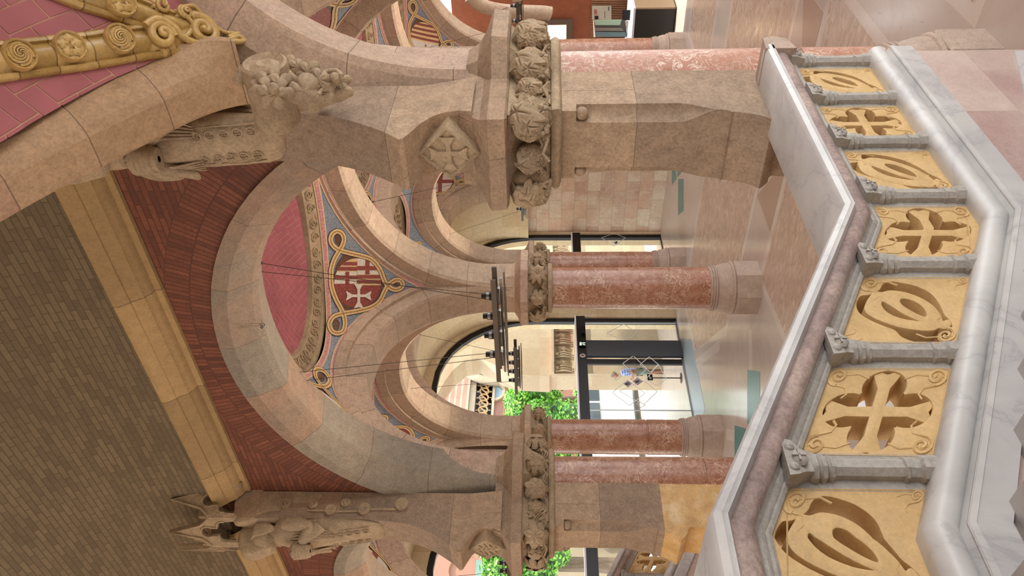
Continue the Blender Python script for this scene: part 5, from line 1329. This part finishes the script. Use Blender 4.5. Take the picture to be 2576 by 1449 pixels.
t3 = onY(1370, 1430, 24); tree('tree', (t3.x, 24), .8, t3.z, 3000, 'lower green tree in the far left bay below the capital', 3, .10)
a = onY(1497, 1060, 29); b = onY(1497, 780, 29)
hd = empty('hedge', ((a.x+b.x)/2, 29, 0), 'dark clipped hedge on a low wall behind the glass doors', 'hedge'); g = random.Random(8); m = MB()
for i in range(9000):
    p = Vector((g.uniform(a.x-6, b.x+6), 29+g.uniform(-.2, .6), g.uniform(1.0, 1.95))); u = Vector((g.gauss(0, 1), g.gauss(0, 1), g.gauss(0, 1))).normalized(); v = u.orthogonal().normalized(); s_ = .1
    m.add([p-u*s_, p-v*s_*.5, p+u*s_, p+v*s_*.5], [(0, 1, 2, 3)])
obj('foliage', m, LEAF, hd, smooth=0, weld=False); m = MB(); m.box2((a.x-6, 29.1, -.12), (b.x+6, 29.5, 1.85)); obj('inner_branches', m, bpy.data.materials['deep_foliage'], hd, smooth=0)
m = MB(); m.box2((a.x-6, 28.5, -.12), (b.x+6, 29.0, 1.0)); obj('low_wall', m, PORCH, hd, smooth=0)
# parked van
vn = empty('van', (0, 0, 0), 'white van parked beyond the doors, partly behind the column', 'van'); c = onY(1585, 1020, 22); vx, vy = c.x, 22; vn.location = (vx, vy, -.12)
prof = [(-2.3, .25), (-2.3, 1.0), (-2.15, 1.35), (-1.6, 1.5), (-1.15, 2.0), (-.8, 2.1), (2.2, 2.1), (2.3, 1.9), (2.3, .25)]; VW = plain('white_paint', 'e4e6ea', .25)
m = MB(); m.prism([(vx+x, z-.12) for x, z in prof], vy-.0, vy+1.8, 'y'); obj('body', m, VW, vn, smooth=0)
m = MB(); m.prism([(vx-1.35, 1.35), (vx-1.0, 1.8), (vx+.1, 1.8), (vx+.1, 1.35)], vy-.02, vy+.01, 'y'); m2 = MB(); m2.prism([(vx+.2, 1.35), (vx+.2, 1.8), (vx+1.9, 1.8), (vx+1.9, 1.35)], vy-.02, vy+.01, 'y')
VG = plain('van_glass', '4b5560', .1); obj('side_window', m, VG, vn, smooth=0); obj('side_window', m2, VG, vn, smooth=0)
for x in (-1.5, 1.5):
    m = MB(); m.grid([[(vx+x+r*math.cos(2*PI*j/24), y, .22+r*math.sin(2*PI*j/24)) for j in range(24)] for r, y in ((.34, vy+.2), (.34, vy-.02), (.2, vy-.03), (.001, vy-.03))], closev=True); obj('wheel', m, BLACK, vn, smooth=40)
# ------------------------------------------------------------------ hanging spotlight bars
CAB = plain('steel_cable', '4a443c', .5, .6); LAMPG = plain('lamp_grey', '5b544c', .4, .5)
def lamp(c, axis, half, label, anchors, power=30, z=3.78, det=True):
    root = empty('hanging_lamp', (c[0], c[1], z), label, 'lamp', 'spotlight bars hung under the arches')
    def T(u, v, h): return (c[0]+v, c[1]+u, z+h) if axis == 'y' else (c[0]+u, c[1]+v, z+h)
    out = [(-1, 0), (-.35, .15), (.35, .15), (1, 0), (.35, -.15), (-.35, -.15)]; m = MB()
    m.grid([[T(u*half, v, h) for u, v in out] for h in (0, .012)], closev=True); m.add([T(u*half, v, 0) for u, v in out], [tuple(range(6))]); m.add([T(u*half, v, .012) for u, v in out], [tuple(range(6))]); recalc(obj('lower_plate', m, LAMPG, root, smooth=0))
    for v in (-.10, .10):
        m = MB(); a, b = T(-half*.97, v, .10), T(half*.97, v, .14); m.box2([min(p, q)-.006 for p, q in zip(T(-half*.97, v, .09), T(half*.97, v, .13))], [max(p, q)+.006 for p, q in zip(T(-half*.97, v, .09), T(half*.97, v, .13))]); obj('side_rail', m, LAMPG, root, smooth=0)
    m = MB()
    for u in (-.6, -.2, .2, .6): m.tube([T(u*half-.1, 0, .06), T(u*half+.12, 0, .06)], .022, 8)
    m.tube([T(-half*.9, 0, .04), T(half*.9, 0, .04)], .012, 6); obj('ballast', m, STEEL, root, smooth=50, weld=False)
    for i, u in enumerate((-.62, -.25, .12, .5)):
        p = T(u*half, -.03, .13); m = MB(); m.lathe([(0, .042), (.07, .038), (.07, .030), (.115, .030), (.115, .026), (.10, .024), (.10, .001)], p, 16); sp = obj('spotlight', m, BLACK, root, smooth=40)
        m = MB(); m.lathe([(.035, .042), (.065, .040)], p, 16); obj('lens_ring', m, STEEL, sp)
    for i, (u, an) in enumerate(anchors):
        m = MB(); m.tube([T(u*half, 0, .12), an], .0035, 5); m.ball(an, .018, 8, 6); obj('cable', m, CAB, root, smooth=60, weld=False)
    ld = bpy.data.lights.new('lamp_light', 'SPOT'); ld.energy = power; ld.color = (1, .88, .74); ld.spot_size = 2.4; ld.spot_blend = .8; ld.shadow_soft_size = .12
    lo = bpy.data.objects.new('lamp_light', ld); COL.objects.link(lo); lo.location = T(0, 0, .42); lo.rotation_euler = (PI, 0, 0)
an = lambda x, y, X: onX(x, y, X)
lamp((5.93, 5.83), 'y', .78, 'large black spotlight bar hanging in front of the middle column capital', [(-.6, an(650, 683, 5.9)), (-.5, an(657, 662, 5.9)), (.5, an(737, 938, 5.9)), (.6, an(730, 962, 5.9))], 55, 3.76)
lamp((9.36, 10.2), 'y', .62, 'small spotlight bar against the tree in the entrance window', [(.6, an(1020, 978, 9.3)), (-.5, (9.36, 9.3, 5.78))], 40, 3.76)
lamp((14.54, 10.15), 'y', .6, 'small spotlight bar before the pale block wall', [(.6, (14.5, 11.2, 5.7)), (-.6, (14.5, 9.2, 5.75))], 40, 3.76)
lamp((5.7, 10.24), 'y', .6, 'spotlight bar at the bottom edge beyond the left pier', [(.6, (5.7, 11.0, 5.7)), (-.6, (5.7, 9.4, 5.8))], 40, 3.76)
lamp((9.36, 5.63), 'y', .78, 'spotlight bar hidden behind the near pier capital', [(.6, (9.36, 6.6, 5.9)), (-.6, (9.36, 4.7, 5.9))], 60, 3.76)
lamp((14.54, 5.63), 'y', .78, 'spotlight bar at the right edge in front of the reception', [(.6, (14.54, 6.6, 5.9)), (-.6, (14.54, 4.7, 5.9))], 60, 3.76)
# pencilled mark on the arch underside
def on_soffit(px, py):
    d = ray(px, py); L = Yc-Yb; a, b = L/2-.30, bI(L); t = 5; cy = (Yb+Yc)/2
    while t < 12:
        p = ORG+d*t; q = 1-((p.y-cy)/a)**2
        if p.x > 5.4 and p.x < 6.0 and q > 0 and p.z > Z0+b*math.sqrt(q)-.006: return p-Vector((0, 0, .004))
        t += .01
    return ORG+d*8
GZ = 1932/40
m = MB()
for st_ in ([(840, 150), (900, 200), (1050, 200), (1170, 270), (1195, 350), (1130, 440), (1000, 470), (860, 440), (720, 390), (650, 390)], [(720, 650), (780, 560), (860, 540), (950, 590), (990, 660), (940, 740), (840, 760), (760, 700), (700, 650), (670, 600)]):
    m.tube([on_soffit(640+x/GZ, 810+y/GZ) for x, y in catmull(st_, 3)], .004, 5)
thing('painted_mark', m, DARK, 'small dark handwritten 2a mark under the large grey arch', 'mark', at=on_soffit(655, 820))
# ------------------------------------------------------------------ carved angels on the two piers
def angel(cy, label):
    X = X0-.71; yc = cy-.055; root = empty('angel_statue', (X, yc, 5.25), label, 'statue')
    # f: forward (-x), s: sideways (+y)
    def P(f, s, z): return Vector((X-f, yc+s, z))
    secs = [(5.26, .00, .02, .02), (5.28, .015, .12, .03), (5.33, .02, .175, .045), (5.42, .02, .20, .07), (5.6, .02, .212, .10), (5.8, .03, .215, .135), (5.98, .04, .21, .16), (6.10, .05, .20, .18), (6.20, .05, .19, .175), (6.30, .05, .20, .18), (6.40, .045, .215, .18), (6.48, .04, .205, .16), (6.54, .04, .15, .12), (6.58, .05, .085, .085), (6.62, .07, .07, .075)]
    rows = []
    for z, f0, hw, hd in secs:
        row = []
        for j in range(48):
            a = 2*PI*j/48; fold = 1+.035*math.sin(9*a+z*6)*(1 if z < 6.2 else .4)*(z > 5.35)
            row.append(P(f0+hd*fold*math.cos(a), hw*fold*math.sin(a), z))
        rows.append(row)
    m = MB(); m.grid(rows, closev=True); recalc(obj('body', m, ST_CARVE, root, smooth=60))
    body = root.children[-1]
    # head, bowed forward, with hair
    m = MB(); rows = []
    hc = P(.15, 0, 6.70)
    for i in range(15):
        t = PI*i/14; row = []
        for j in range(24):
            a = 2*PI*j/24; x_, y_, z_ = math.sin(t)*math.cos(a), math.sin(t)*math.sin(a), math.cos(t)
            jaw = 1-.22*max(0, -z_)
            r = .105; f = r*x_*(1.05)*jaw; s_ = r*.82*y_*jaw; z = r*1.28*z_
            f += .03*math.exp(-((a if a < PI else a-2*PI)/.25)**2-((z_+.05)/.2)**2)      # nose
            f -= .012*sum(math.exp(-(((a if a < PI else a-2*PI)-e)/.2)**2-((z_-.18)/.12)**2) for e in (-.42, .42))
            f += .010*math.exp(-((a if a < PI else a-2*PI)/.3)**2-((z_+.42)/.08)**2)
            row.append(hc+Vector((-(f*math.cos(.45)+z*math.sin(.45)*.6), s_, z*math.cos(.45)-f*math.sin(.45))))
        rows.append(row)
    m.grid(rows, closev=True); recalc(obj('head', m, ST_CARVE, root, smooth=70)); head = root.children[-1]
    m = MB(); g = random.Random(5)
    for s_ in (-1, 1):
        for k_ in range(7):
            a = .55+k_*.34; st = hc+Vector((.02-.07*math.cos(a), s_*.06*math.sin(a), .125)); m.tube([hc+Vector((-.02, s_*.015, .14)), hc+Vector((.05-.09*math.cos(a)+.03, s_*(.05+.05*math.sin(a)), .09)), hc+Vector((.07-.08*math.cos(a)+.02, s_*(.075+.03*math.sin(a)), -.02)), hc+Vector((.08, s_*(.08+.012*k_*.3), -.12)), hc+Vector((.06, s_*.09, -.18))], [.018, .028, .03, .026, .012], 7)
    obj('hair', m, ST_CARVE, head, smooth=60, weld=False)
    # wings: one slab flat against the flank, curling forward over the head; the other hanging down on the far side
    def Zp(x, y): return (550+x/4.684, 1200+y/4.684)
    def slab(px, Y0, Y1, name, bev):
        Pp = [onY(*Zp(*q), Y0+(Yc-.055-(Yc-.055))) for q in smooth_closed(px, 3)]
        cm = curve_mesh([[(q.x, q.z) for q in Pp]], (Y1-Y0)/2-bev, bev); dY = yc-(Yc-.055)
        o = MB().merge(cm, lambda p: (p[0], (Y0+Y1)/2+dY+p[2], p[1])); return recalc(obj(name, o, ST_CARVE, root, smooth=45))
    slab([(490, 182), (800, 190), (1180, 200), (1190, 250), (1100, 300), (880, 300), (760, 330), (715, 385), (640, 400), (560, 412), (470, 445), (380, 488), (290, 505), (212, 508), (190, 480), (192, 420), (222, 350), (290, 270), (380, 210)], Yc-.262, Yc-.15, 'wing', .03)
    slab([(262, 700), (285, 640), (335, 580), (450, 525), (580, 465), (606, 490), (608, 545), (560, 585), (590, 640), (700, 600), (720, 680), (600, 700), (585, 770), (520, 800), (420, 848), (330, 850), (280, 800)], Yc-.06, Yc+.15, 'veil', .05)
    # arms: sleeve, forearm and hand with five fingers round a basket
    for s_ in (-1, 1):
        m = MB(); sh, el, wr = P(.06, s_*.19, 6.42), P(.12, s_*.235, 6.10), P(.235, s_*.10, 6.20)
        pts = [tuple(sh), tuple((sh+el)/2+Vector((0, s_*.015, 0))), tuple(el), tuple((el+wr)/2+Vector((-.01, s_*.02, -.01))), tuple(wr)]
        pp = catmull(pts, 6); n_ = len(pp); rr = [.075+.012*math.sin(i/n_*9)-.035*(i/n_)**2 for i in range(n_)]; m.tube(pp, rr, 14)
        m.tube([wr, wr+Vector((-.03, -s_*.02, .0)), wr+Vector((-.06, -s_*.035, .0))], [.030, .034, .026], 10)
        for k_ in range(4):
            b = wr+Vector((-.055, -s_*.03, .028-.018*k_)); L_ = (.9, 1, .95, .75)[k_]; m.tube([b, b+Vector((-.025*L_, -s_*.02*L_, -.002)), b+Vector((-.03*L_, -s_*.045*L_, -.006)), b+Vector((-.015*L_, -s_*.06*L_, -.01))], [.0095, .009, .008, .006], 7)
        b = wr+Vector((-.03, -s_*.015, .03)); m.tube([b, b+Vector((-.02, -s_*.01, .022)), b+Vector((-.04, -s_*.025, .028))], [.011, .010, .007], 7)
        obj('arm', m, ST_CARVE, root, smooth=60, weld=False)
        # hanging sleeve
        m = MB(); rows = []
        for i in range(8):
            q = i/7; c = el*(1-q)+wr*q; rows.append([c+Vector((.05*math.cos(t), .055*math.sin(t)*s_, -.03-.16*(1-q)*(.5-.5*math.cos(t*1)) )) for t in [2*PI*j/12 for j in range(12)]])
        m.grid(rows, closev=True); recalc(obj('sleeve', m, ST_CARVE, root, smooth=60))
    m = MB(); rows = [[P(.30+r*math.cos(2*PI*j/20), 1.25*r*math.sin(2*PI*j/20), z) for j in range(20)] for z, r in ((6.10, .02), (6.10, .07), (6.16, .085), (6.26, .095), (6.27, .10), (6.29, .095), (6.27, .02))]
    m.grid(rows, closev=True)
    for k_ in range(4): m.tube([P(.30+(.08+.004*k_)*math.cos(2*PI*j/20), 1.25*(.08+.004*k_)*math.sin(2*PI*j/20), 6.14+.035*k_) for j in range(21)], .007, 5, False)
    for k_ in range(9): m.ball(P(.30+.05*math.cos(k_*2.4), .06*math.sin(k_*2.4), 6.30), .03, 8, 6)
    obj('basket', m, ST_CARVE, root, smooth=50, weld=False)
    # cloak folds and ornamented hem panels
    m = MB()
    for s_ in (-1, 1):
        for k_ in range(5): m.tube([P(.21-.02*k_, s_*(.05+.03*k_), 6.42-.01*k_), P(.245-.03*k_, s_*(.10+.02*k_), 6.25), P(.22-.02*k_, s_*(.12+.018*k_), 6.05-.03*k_), P(.17, s_*(.10+.02*k_), 5.85)], [.006, .014, .013, .004], 6)
    for y_ in (-.10, .10):
        m.tube([P(.165-.03, y_-.05, 5.9), P(.11, y_-.06, 5.6), P(.075, y_-.055, 5.42)], .006, 5); m.tube([P(.165-.03, y_+.05, 5.9), P(.11, y_+.06, 5.6), P(.075, y_+.055, 5.42)], .006, 5)
        for k_ in range(5):
            zc = 5.47+.095*k_; f = .085+.018*k_; m.tube([P(f+.012, y_+.032*math.cos(t), zc+.036*math.sin(t)) for t in [2*PI*j/14 for j in range(15)]], .006, 5, False)
            for j in range(4): m.ball(P(f+.012, y_+.016*math.cos(j*PI/2+.7), zc+.018*math.sin(j*PI/2+.7)), .008, 6, 4)
    obj('robe_ornament', m, ST_CARVE, body, smooth=60, weld=False)
    # scroll-edged feather panel on the right flank
    m = MB(); ys = yc-.206
    def Sd(xx, z): return (xx, ys-.01, z)
    for (x_, z_, R, big) in ((X+.20, 6.46, .06, 0), (X+.19, 6.13, .055, 0), (X+.22, 5.74, .055, 0), (X+.11, 5.90, .065, 1), (X+.13, 5.50, .07, 1), (X+.20, 5.06, .075, 1)):
        pts = [(x_+(R*(1-k_/30))*math.cos(-k_*.42+PI), ys-.02-.012*big, z_+(R*(1-k_/30))*math.sin(-k_*.42+PI)) for k_ in range(26)]; m.tube(pts, [R*.22]*26, 7)
        m.grid([[(x_+r*math.cos(2*PI*j/18), y, z_+r*math.sin(2*PI*j/18)) for j in range(18)] for r, y in ((R*1.05, ys+.02), (R*1.05, ys-.02-.02*big), (.001, ys-.02-.02*big))], closev=True)
    for a, b in (((X+.10, 6.17), (X+.10, 5.95)), ((X+.09, 5.85), (X+.10, 5.55)), ((X+.13, 5.45), (X+.13, 5.12))): m.tube([(a[0], ys-.012, a[1]), (b[0], ys-.016, b[1])], .014, 6)
    obj('scroll_feathers', m, ST_CARVE, root, smooth=50, weld=False)
    return root
angel(Yb, 'carved stone angel on the near pier, partly hidden behind the curved rib')
angel(Yc, 'carved stone angel with folded wings on the far left pier below a gothic canopy')
# rounded stone back slab above the pier, seen beside the wings
for cy in (Yb, Yc):
    m = MB(); yc = cy-.055; arcp = [(X0-.71, 6.9)]+[(X0-.45+.27*math.cos(t), 6.93+.17*math.sin(t)) for t in [PI-PI*j/10 for j in range(11)]]+[(X0-.18, 6.9)]
    m.prism([(X0-.713, 6.80)]+arcp[1:-1]+[(X0-.18, 6.80)], yc-.209, yc+.209, 'y'); o = recalc(obj('pier_cap', m, ST_PIER, PA if cy == Yb else PB, smooth=30))
# gothic canopy above the left angel
cn = empty('gothic_canopy', (X0-.3, Yc-.03, 7.0), 'pointed gothic stone canopy with trefoil openings above the left angel', 'canopy')
c0 = Vector((X0-.45, Yc-.02, 0)); Rr = .47; az = [math.radians(a) for a in (275, 227, 180, 133, 85)]
V_ = [c0+Vector((Rr*math.cos(a), Rr*math.sin(a), 0)) for a in az]
for i in range(4):
    a, b = V_[i], V_[i+1]; L = (b-a).length; h = L/2
    outer = [(-h, 0), (-h+.05, 0), (-h+.05, .03)]
    tre = []
    for (cx_, cz_, r, t0, t1) in ((-h*.42, .14, h*.34, 200, 70), (0, .33, h*.40, 215, -35), (h*.42, .14, h*.34, 110, -20)):
        tre += [(cx_+r*math.cos(math.radians(t0+(t1-t0)*k_/8)), cz_+r*1.1*math.sin(math.radians(t0+(t1-t0)*k_/8))) for k_ in range(9)]
    poly = [(-h, 0), (-h*.80, 0)]+tre+[(h*.80, 0), (h, 0), (h, .30), (h*.55, .42), (0, .78), (-h*.55, .42), (-h, .30)]
    cm = curve_mesh([poly], .022, .004); mid = (a+b)/2; ux = (b-a).normalized(); nn = Vector((ux.y, -ux.x, 0))
    if nn.dot(mid-c0) < 0: nn = -nn
    m = MB().merge(cm, lambda p: mid+ux*p[0]+nn*(p[2]+.02*max(0, p[1]-.3))+Vector((0, 0, 7.0+p[1]))); fc = recalc(obj('trefoil_face', m, ST_CARVE, cn, smooth=30))
    m = MB()
    for off, w_ in ((.0, .014),):
        m.tube([mid+ux*(-h*.98)+nn*.03+Vector((0, 0, 7.30)), mid+ux*(-h*.5)+nn*.035+Vector((0, 0, 7.40)), mid+nn*.04+Vector((0, 0, 7.76)), mid+ux*(h*.5)+nn*.035+Vector((0, 0, 7.40)), mid+ux*(h*.98)+nn*.03+Vector((0, 0, 7.30))], .02, 6)
    tr = [mid+ux*p[0]+nn*.028+Vector((0, 0, 7.0+p[1])) for p in tre]; m.tube(tr, .012, 6)
    obj('face_moulding', m, ST_CARVE, fc, smooth=50, weld=False)
for v in V_:
    m = MB(); m.tube([v+Vector((0, 0, 6.98)), v+Vector((0, 0, 7.30)), v*1+Vector((0, 0, 7.42))], [.03, .032, .012], 6); obj('corner_shaft', m, ST_CARVE, cn, smooth=30, weld=False)
m = MB(); top = c0+Vector((.05, 0, 7.75)); rows = [[v+Vector((0, 0, 7.30)) for v in V_]+[c0+Vector((.3, 0, 7.30))], [c0+(v-c0)*.5+Vector((0, 0, 7.48)) for v in V_]+[c0+Vector((.3, 0, 7.48))], [top]*6]; m.grid(rows, closev=True); recalc(obj('canopy_roof', m, ST_CARVE, cn, smooth=20))

# ------------------------------------------------------------------ visitor outside the glass
pp = onZ(1678, 935, -.12); f_ = onY(1540, 935, pp.y)
K = (f_.z+.12)/1.72
per = empty('person', (pp.x, pp.y, -.12), 'person in a blue striped shirt and grey green shorts walking past outside the glass doors', 'person')
rt_ = Vector((UP.x, UP.y, 0)); fwd_ = Vector((fx, fy, 0))      # rt_: to the right in the upright view
def G_(u, d, z): return pp+rt_*(u*K)+fwd_*(d*K)+Vector((0, 0, z*K))
def skin(name, joints, edges, mat, parent, root=0, sub=2):
    me = bpy.data.meshes.new(name); L0 = rootloc(parent); me.from_pydata([G_(*j[0])-L0 for j in joints], edges, []); o = bpy.data.objects.new(name, me); COL.objects.link(o); o.parent = parent
    sk_ = o.modifiers.new('skin', 'SKIN'); me.skin_vertices[0].data[0].use_root = False
    for i, j in enumerate(joints): r = j[1]*K; me.skin_vertices[0].data[i].radius = (r, r if len(j) < 3 else j[2]*K)
    me.skin_vertices[0].data[root].use_root = True
    sb_ = o.modifiers.new('sub', 'SUBSURF'); sb_.levels = sub; sb_.render_levels = sub
    dg = bpy.context.evaluated_depsgraph_get(); dg.update(); nm = bpy.data.meshes.new_from_object(o.evaluated_get(dg)); o.modifiers.clear(); o.data = nm; nm.materials.append(mat); nm.shade_smooth(); return o
SKIN = plain('skin', '9a6b55', .6); SHIRT = NT('striped_shirt'); pos = SHIRT.n('ShaderNodeNewGeometry').outputs['Position']; sx_ = SHIRT.n('ShaderNodeSeparateXYZ'); SHIRT.l(pos, sx_.inputs[0])
SHIRT.col(SHIRT.mix(SHIRT.math('GREATER_THAN', SHIRT.math('FRACT', SHIRT.math('MULTIPLY', sx_.outputs[2], 14)), .5), srgb('6f84b8'), srgb('9fb0d8'))); SHIRT = SHIRT.m
# walking toward the left, hands forward holding something small
J = [((.0, 0, .95), .11), ((-.01, 0, 1.15), .115), ((-.03, 0, 1.36), .12), ((-.06, 0, 1.47), .055), ((-.09, 0, 1.56), .05),
     ((.0, .09, .92), .085), ((-.05, .10, .52), .055), ((.06, .10, .10), .035), ((-.06, .10, .04), .032),
     ((.0, -.09, .92), .085), ((-.02, -.10, .50), .055), ((.02, -.10, .10), .035), ((-.10, -.10, .04), .032),
     ((-.03, .17, 1.38), .05), ((.02, .19, 1.12), .04), ((-.20, .10, 1.10), .03), ((-.28, .06, 1.12), .022),
     ((-.03, -.17, 1.38), .05), ((.02, -.19, 1.12), .04), ((-.20, -.08, 1.08), .03), ((-.28, -.04, 1.10), .022)]
Ed = [(0, 1), (1, 2), (2, 3), (3, 4), (0, 5), (5, 6), (6, 7), (7, 8), (0, 9), (9, 10), (10, 11), (11, 12), (2, 13), (13, 14), (14, 15), (15, 16), (2, 17), (17, 18), (18, 19), (19, 20)]
bodyo = skin('body', J, Ed, SKIN, per)
m = MB(); c = G_(-.11, 0, 1.63); m.ball(c, .1*K, 20, 14, (1, .86, 1.2)); 
for e in (-1, 1): m.ball(c+Vector((0, 0, 0))+fwd_*(e*.085*K), .025*K, 8, 6, (.8, .5, 1.2)); m.ball(c-rt_*(.088*K)+fwd_*(e*.032*K)+Vector((0, 0, .015*K)), .012*K, 6, 5)
m.ball(c-rt_*(.103*K)-Vector((0, 0, .015*K)), .018*K, 8, 6); m.box(tuple(c-rt_*(.092*K)-Vector((0, 0, .055*K))), (.01, .03, .006)); obj('head', m, SKIN, per, smooth=70, weld=False)
m = MB(); m.ball(c+Vector((0, 0, .02*K))+rt_*(.012*K), .103*K, 18, 12, (1, .88, 1.12)); m2 = MB(); m2.v = m.v; 
keep = [i for i, f in enumerate(m.f) if sum(m.v[k_][2] for k_ in f)/4 > c.z+.045*K or (sum((Vector(m.v[k_])-c).dot(rt_) for k_ in f)/4 > .03*K and sum(m.v[k_][2] for k_ in f)/4 > c.z-.03*K)]
m.f = [m.f[i] for i in keep]; m.uv = [m.uv[i] for i in keep]; m.mi = [0]*len(keep); obj('hair', m, plain('grey_hair', '5a4c44', .8), per, smooth=60)
skin('shirt', [((.0, 0, .90), .135), ((-.01, 0, 1.15), .135), ((-.03, 0, 1.37), .135), ((-.05, 0, 1.45), .07), ((-.03, .17, 1.39), .072), ((.015, .19, 1.20), .062), ((-.03, -.17, 1.39), .072), ((.015, -.19, 1.20), .062)], [(0, 1), (1, 2), (2, 3), (2, 4), (4, 5), (2, 6), (6, 7)], SHIRT, per)
skin('shorts', [((.0, 0, .93), .125), ((.0, .09, .88), .10), ((-.045, .10, .56), .078), ((.0, -.09, .88), .10), ((-.02, -.10, .56), .078)], [(0, 1), (1, 2), (0, 3), (3, 4)], plain('grey_green_cloth', '6d7a72', .8), per)
for e, u in ((1, .0), (-1, -.04)):
    skin('shoe', [((u+.05, e*.10, .05), .045), ((u-.06, e*.10, .035), .04), ((u-.14, e*.10, .03), .03)], [(0, 1), (1, 2)], plain('dark_shoe', '34302e', .6) if e == 1 else bpy.data.materials['dark_shoe'], per)
# ------------------------------------------------------------------ reception beyond the right wall arch
XR = 21.6
BROWN = plain('brown_wood_panel', '7a3f22', .5, noise=.25, nscale=6); SLATD = plain('dark_gap', '1c100c', .7); SLAT = plain('slat_wood', '9a6b4c', .5)
m = MB(); m.box2((XR, 2, 2.05), (XR+.2, 12, 6)); struct('wall_reception', m, BROWN, smooth=0)
m = MB(); m.box2((XR+.03, 2, 0), (XR+.2, 12, 2.05)); struct('wall_reception_base', m, SLATD, smooth=0)
sl = empty('slatted_panel', (XR, 8, 0), 'wall panel of thin upright wooden slats behind the reception counter', 'panel')
g0 = MB(); y = 7.2; n_ = 0
while y < 10.2 and n_ < 95:
    m = MB(); m.box2((XR-.02, y, 0), (XR+.03, y+.022, 2.05)); o = obj('slat', m, SLAT, sl, smooth=0); y += .05; n_ += 1
    if n_ >= 60: break
def onR(x, y, X=XR-.05): return onX(x, y, X)
GR = 2174/150
def rp(p, X=XR-.05): return onX(1470+p[0]/GR, p[1]/GR, X)
def slab_x(px, X, mat, name, par, th=.02):
    m = MB(); m.prism([(rp(p, X).y, rp(p, X).z) for p in px], X-th, X, 'x'); return recalc(obj(name, m, mat, par, smooth=0))
nb = slab_x([(280, 200), (985, 200), (985, 700), (280, 700)], XR-.05, plain('notice_board', 'a39a88', .4), 'notice_board', None); tag(nb, 'pale notice poster with red heading on the slatted reception wall', 'poster')
slab_x([(372, 580), (512, 580), (512, 700), (372, 700)], XR-.075, BLACK, 'dark_picture', nb, .005)
RD = plain('poster_red', '9c2b33', .5)
for k_ in range(3):
    c = rp((400, 388+62*k_), XR-.078); m = MB(); m.tube([(XR-.08, c.y+.030*math.cos(t), c.z+.032*math.sin(t)) for t in [PI*.25+1.5*PI*j/12 for j in range(13)]], .007, 5); obj('red_letter', m, RD, nb)
slab_x([(870, 240), (900, 240), (900, 385), (870, 385)], XR-.075, INK, 'text_line', nb, .003); slab_x([(735, 410), (750, 410), (750, 660), (735, 660)], XR-.075, INK, 'text_line', nb, .003)
# glass display case
dc = empty('display_case', (XR-1.0, 8.9, 1.1), 'glass topped display case with pale green side by the reception', 'display case')
X_ = 20.7
slab_x([(360, 735), (1350, 712), (1300, 905), (400, 905)], X_, plain('pale_green_glass', '8fa890', .2), 'green_pane', dc); slab_x([(400, 905), (1310, 905), (1350, 720), (1500, 760), (1560, 1340), (400, 1340)], X_+.03, plain('case_grey', '474440', .3), 'case_back', dc)
slab_x([(420, 1160), (1510, 1160), (1560, 1330), (420, 1330)], X_-.0, plain('blue_grey_screen', '5d7274', .15), 'screen', dc); slab_x([(400, 1010), (1350, 1010), (1450, 1120), (400, 1120)], X_-.0, plain('case_shelf', '6d665a', .4), 'shelf', dc)
slab_x([(315, 730), (345, 730), (405, 1350), (335, 1350)], X_-.03, plain('white_edge', 'd8d4ce', .5), 'white_edge', dc)
slab_x([(1480, 765), (1820, 725), (1800, 1320), (1590, 1320)], X_-.1, plain('crumpled_paper', 'b3a48e', .7, noise=.3, nscale=12), 'paper_sheet', dc)
# lit window in the brown wall
a, b = onR(1382, 62), onR(1424, 100); fw = MB(); cm_ = [(a.y-.15, a.z+.2), (b.y+.6, a.z+.2), (b.y+.6, b.z-.18), (a.y-.15, b.z-.18)]; hole = [(a.y, a.z+.05), (b.y+.45, a.z+.05), (b.y+.45, b.z), (a.y, b.z)]
fr = MB().merge(curve_mesh([cm_, hole], .04), lambda p: (XR-.05+p[2], p[0], p[1])); o = recalc(struct('window_4', fr, plain('dark_frame', '4a3a2c', .5), smooth=0))
m = MB(); m.prism(hole, XR-.03, XR-.02, 'x'); obj('lit_pane', m, plain('lit_orange_room', 'ffd9a8', .5, emit=2.2), o, smooth=0)
# counter
ct = empty('reception_counter', (19.6, 8.6, 0), 'black reception counter with pale top and wooden slatted end', 'counter')
a = onZ(1703, 20, 0); m = MB(); x0, y0 = a.x, a.y; ang = math.radians(8)
m.box2((x0+.02, y0+.02, .03), (x0+1.6, y0+2.2, 1.04)); obj('body', m, plain('counter_black', '0c0b0c', .35), ct, smooth=0)
m = MB(); m.box2((x0-.01, y0-.01, 1.04), (x0+1.65, y0+2.25, 1.09)); obj('counter_top', m, plain('pale_laminate', 'aeb0bd', .35), ct, smooth=0)
m = MB(); m.box2((x0+.0, y0-.02, .03), (x0+1.6, y0+.02, 1.04)); obj('wooden_end', m, plain('grooved_oak', '8a735a', .5, noise=.3, nscale=30), ct, smooth=0)
m = MB(); m.box2((x0+.05, y0+.05, 0), (x0+1.5, y0+2.1, .03)); obj('toe_kick', m, BLACK, ct, smooth=0)
mn = slab_x([(1385, 360), (1735, 360), (1815, 715), (1385, 715)], 20.3, BLACK, 'monitor', None, .04); tag(mn, 'black monitor back standing on the reception counter', 'monitor')
# curved stone bracket arch in front of the reception
m = MB(); p = catmull([(1180, -10), (1215, 15), (1262, 27), (1320, 30), (1370, 32), (1388, 36)], 5); m.tube([onX(x, y, X3-.4) for x, y in p], [.16]*(len(p)-3)+[.17, .15, .08], 10); thing('stone_bracket', m, ST, 'rounded stone bracket high on the right beside the reception wall', 'bracket', at=onX(1300, 30, X3-.4))
